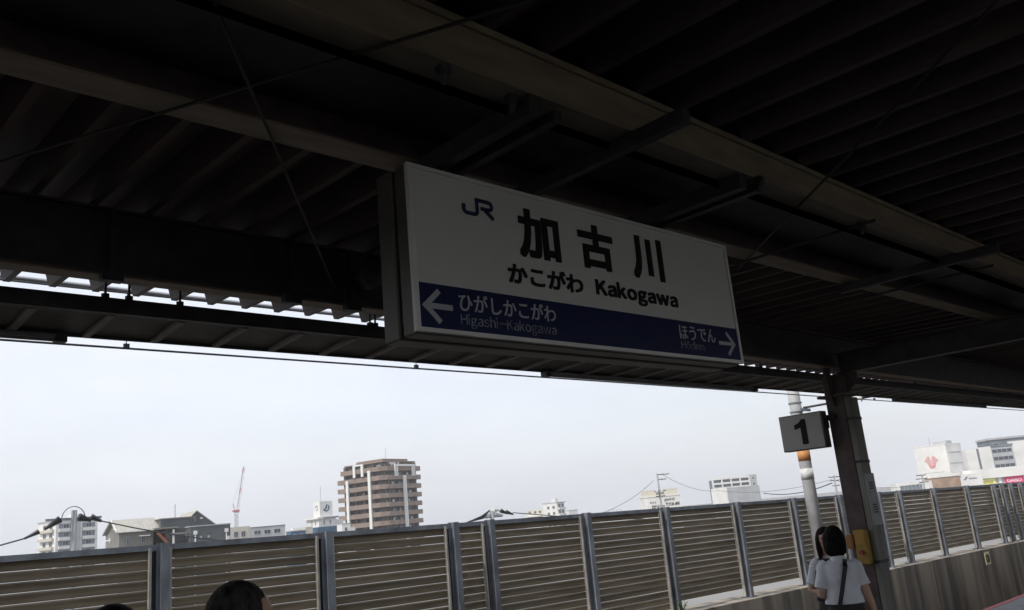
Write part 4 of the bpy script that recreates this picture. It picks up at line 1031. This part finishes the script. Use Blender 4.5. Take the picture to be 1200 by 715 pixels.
wA = person('woman seen from behind in white shirt with black bob and diagonal bag strap', AP, az(978)-14, 1.506, True, [fwd(-1), ((.185, -.05, 1.03), (.235, -.03, .80), (.1, .1, -1), (-1, .3, 0))], M_shirt, M_black, M_hair, 'bob', skirt=True, head_turn=6, wsh=.150)
# crossbody strap and bag
s = 1.506/1.6; sb = MB(); q0 = None; pts = []
for i in range(17):
    f_ = i/16; x = .040-.150*f_; z = 1.325-.45*f_
    y = -.118-.010*math.sin(f_*3.14)-.014*f_ if .07 < f_ else -.085
    pts.append(Vector((x, y-.008, z))*s)
for i in range(16): sb.bar(pts[i], pts[i+1]+(pts[i+1]-pts[i])*.1, .034, .006, (0, -1, 0))
sbf = sb; sb = MB()
for i in range(12):
    f_ = i/11; p0 = Vector((.040-.15*f_, .07+.085*math.sin(min(1, f_*2)*1.57), 1.325-.43*f_))*s
    if i: sb.bar(pv, p0, .034, .006, (0, 1, 0))
    pv = p0
sh_b = tag((sbf.build('bag_strap', M_strap)), 'black diagonal bag strap worn across the back of the white shirt', 'bag')
sh_b.name = 'shoulder_bag'; sh_b.location = wA.location; sh_b.rotation_euler = wA.rotation_euler
sb.build('front_strap', M_strap, sh_b)
bag = MB().box(-.215, -.155, -.12, .12, .60, .80).build('pouch', M_black, sh_b, bevel=.02)
MB().box(-.222, -.217, -.105, .105, .70, .795).build('flap', M_strap, sh_b)
wB = person('woman in white blouse and dark vest facing the camera behind the bob-haired woman', BP, az(955)+180-12, 1.478, True, [fwd(-1), ((.205, -.03, 1.02), (.05, .20, 1.0), (-.7, .6, .1), (0, -.2, 1))], M_shirt, M_black, M_hair2, 'long', skirt=True, head_turn=10)
s = 1.478/1.6
g = MB(); g.loft([tuple(v*s for v in r) for r in [(0, 0, .93, .168, .136), (0, 0, 1.0, .162, .130), (0, .004, 1.12, .172, .136), (0, -.004, 1.2, .165, .130), (0, -.006, 1.27, .135, .105), (0, -.006, 1.315, .10, .086)]], 28); g.build('vest', M_navy, wB, True)
pM = person('man with short dark hair facing right, cut off at the bottom edge', (1.225, 2.58), 86, 1.687, False, [hang(-1), hang(1)], mat('grey_polo', (.2, .21, .24), .8), M_navy, M_hairg, 'short', head_turn=6)
pN = person('person whose dark hair just shows at the bottom edge near the left corner', (.93, 2.78), 60, 1.655, False, [hang(-1), hang(1)], mat('dark_polo', (.08, .09, .1), .8), M_black, M_hair, 'short')

# ================================================================== HAZE
hm = bpy.data.materials.new('haze_air'); hm.use_nodes = True; n_ = hm.node_tree; n_.nodes.remove(n_.nodes['Principled BSDF'])
pv_ = n_.nodes.new('ShaderNodeVolumePrincipled'); pv_.inputs['Color'].default_value = (.98, .985, 1, 1); pv_.inputs['Density'].default_value = .00036; pv_.inputs['Anisotropy'].default_value = .2
n_.links.new(pv_.outputs['Volume'], n_.nodes['Material Output'].inputs['Volume'])
tag(MB().box(-900, 900, -300, 900, GZ-1, 62).build('haze', hm), kind='stuff')
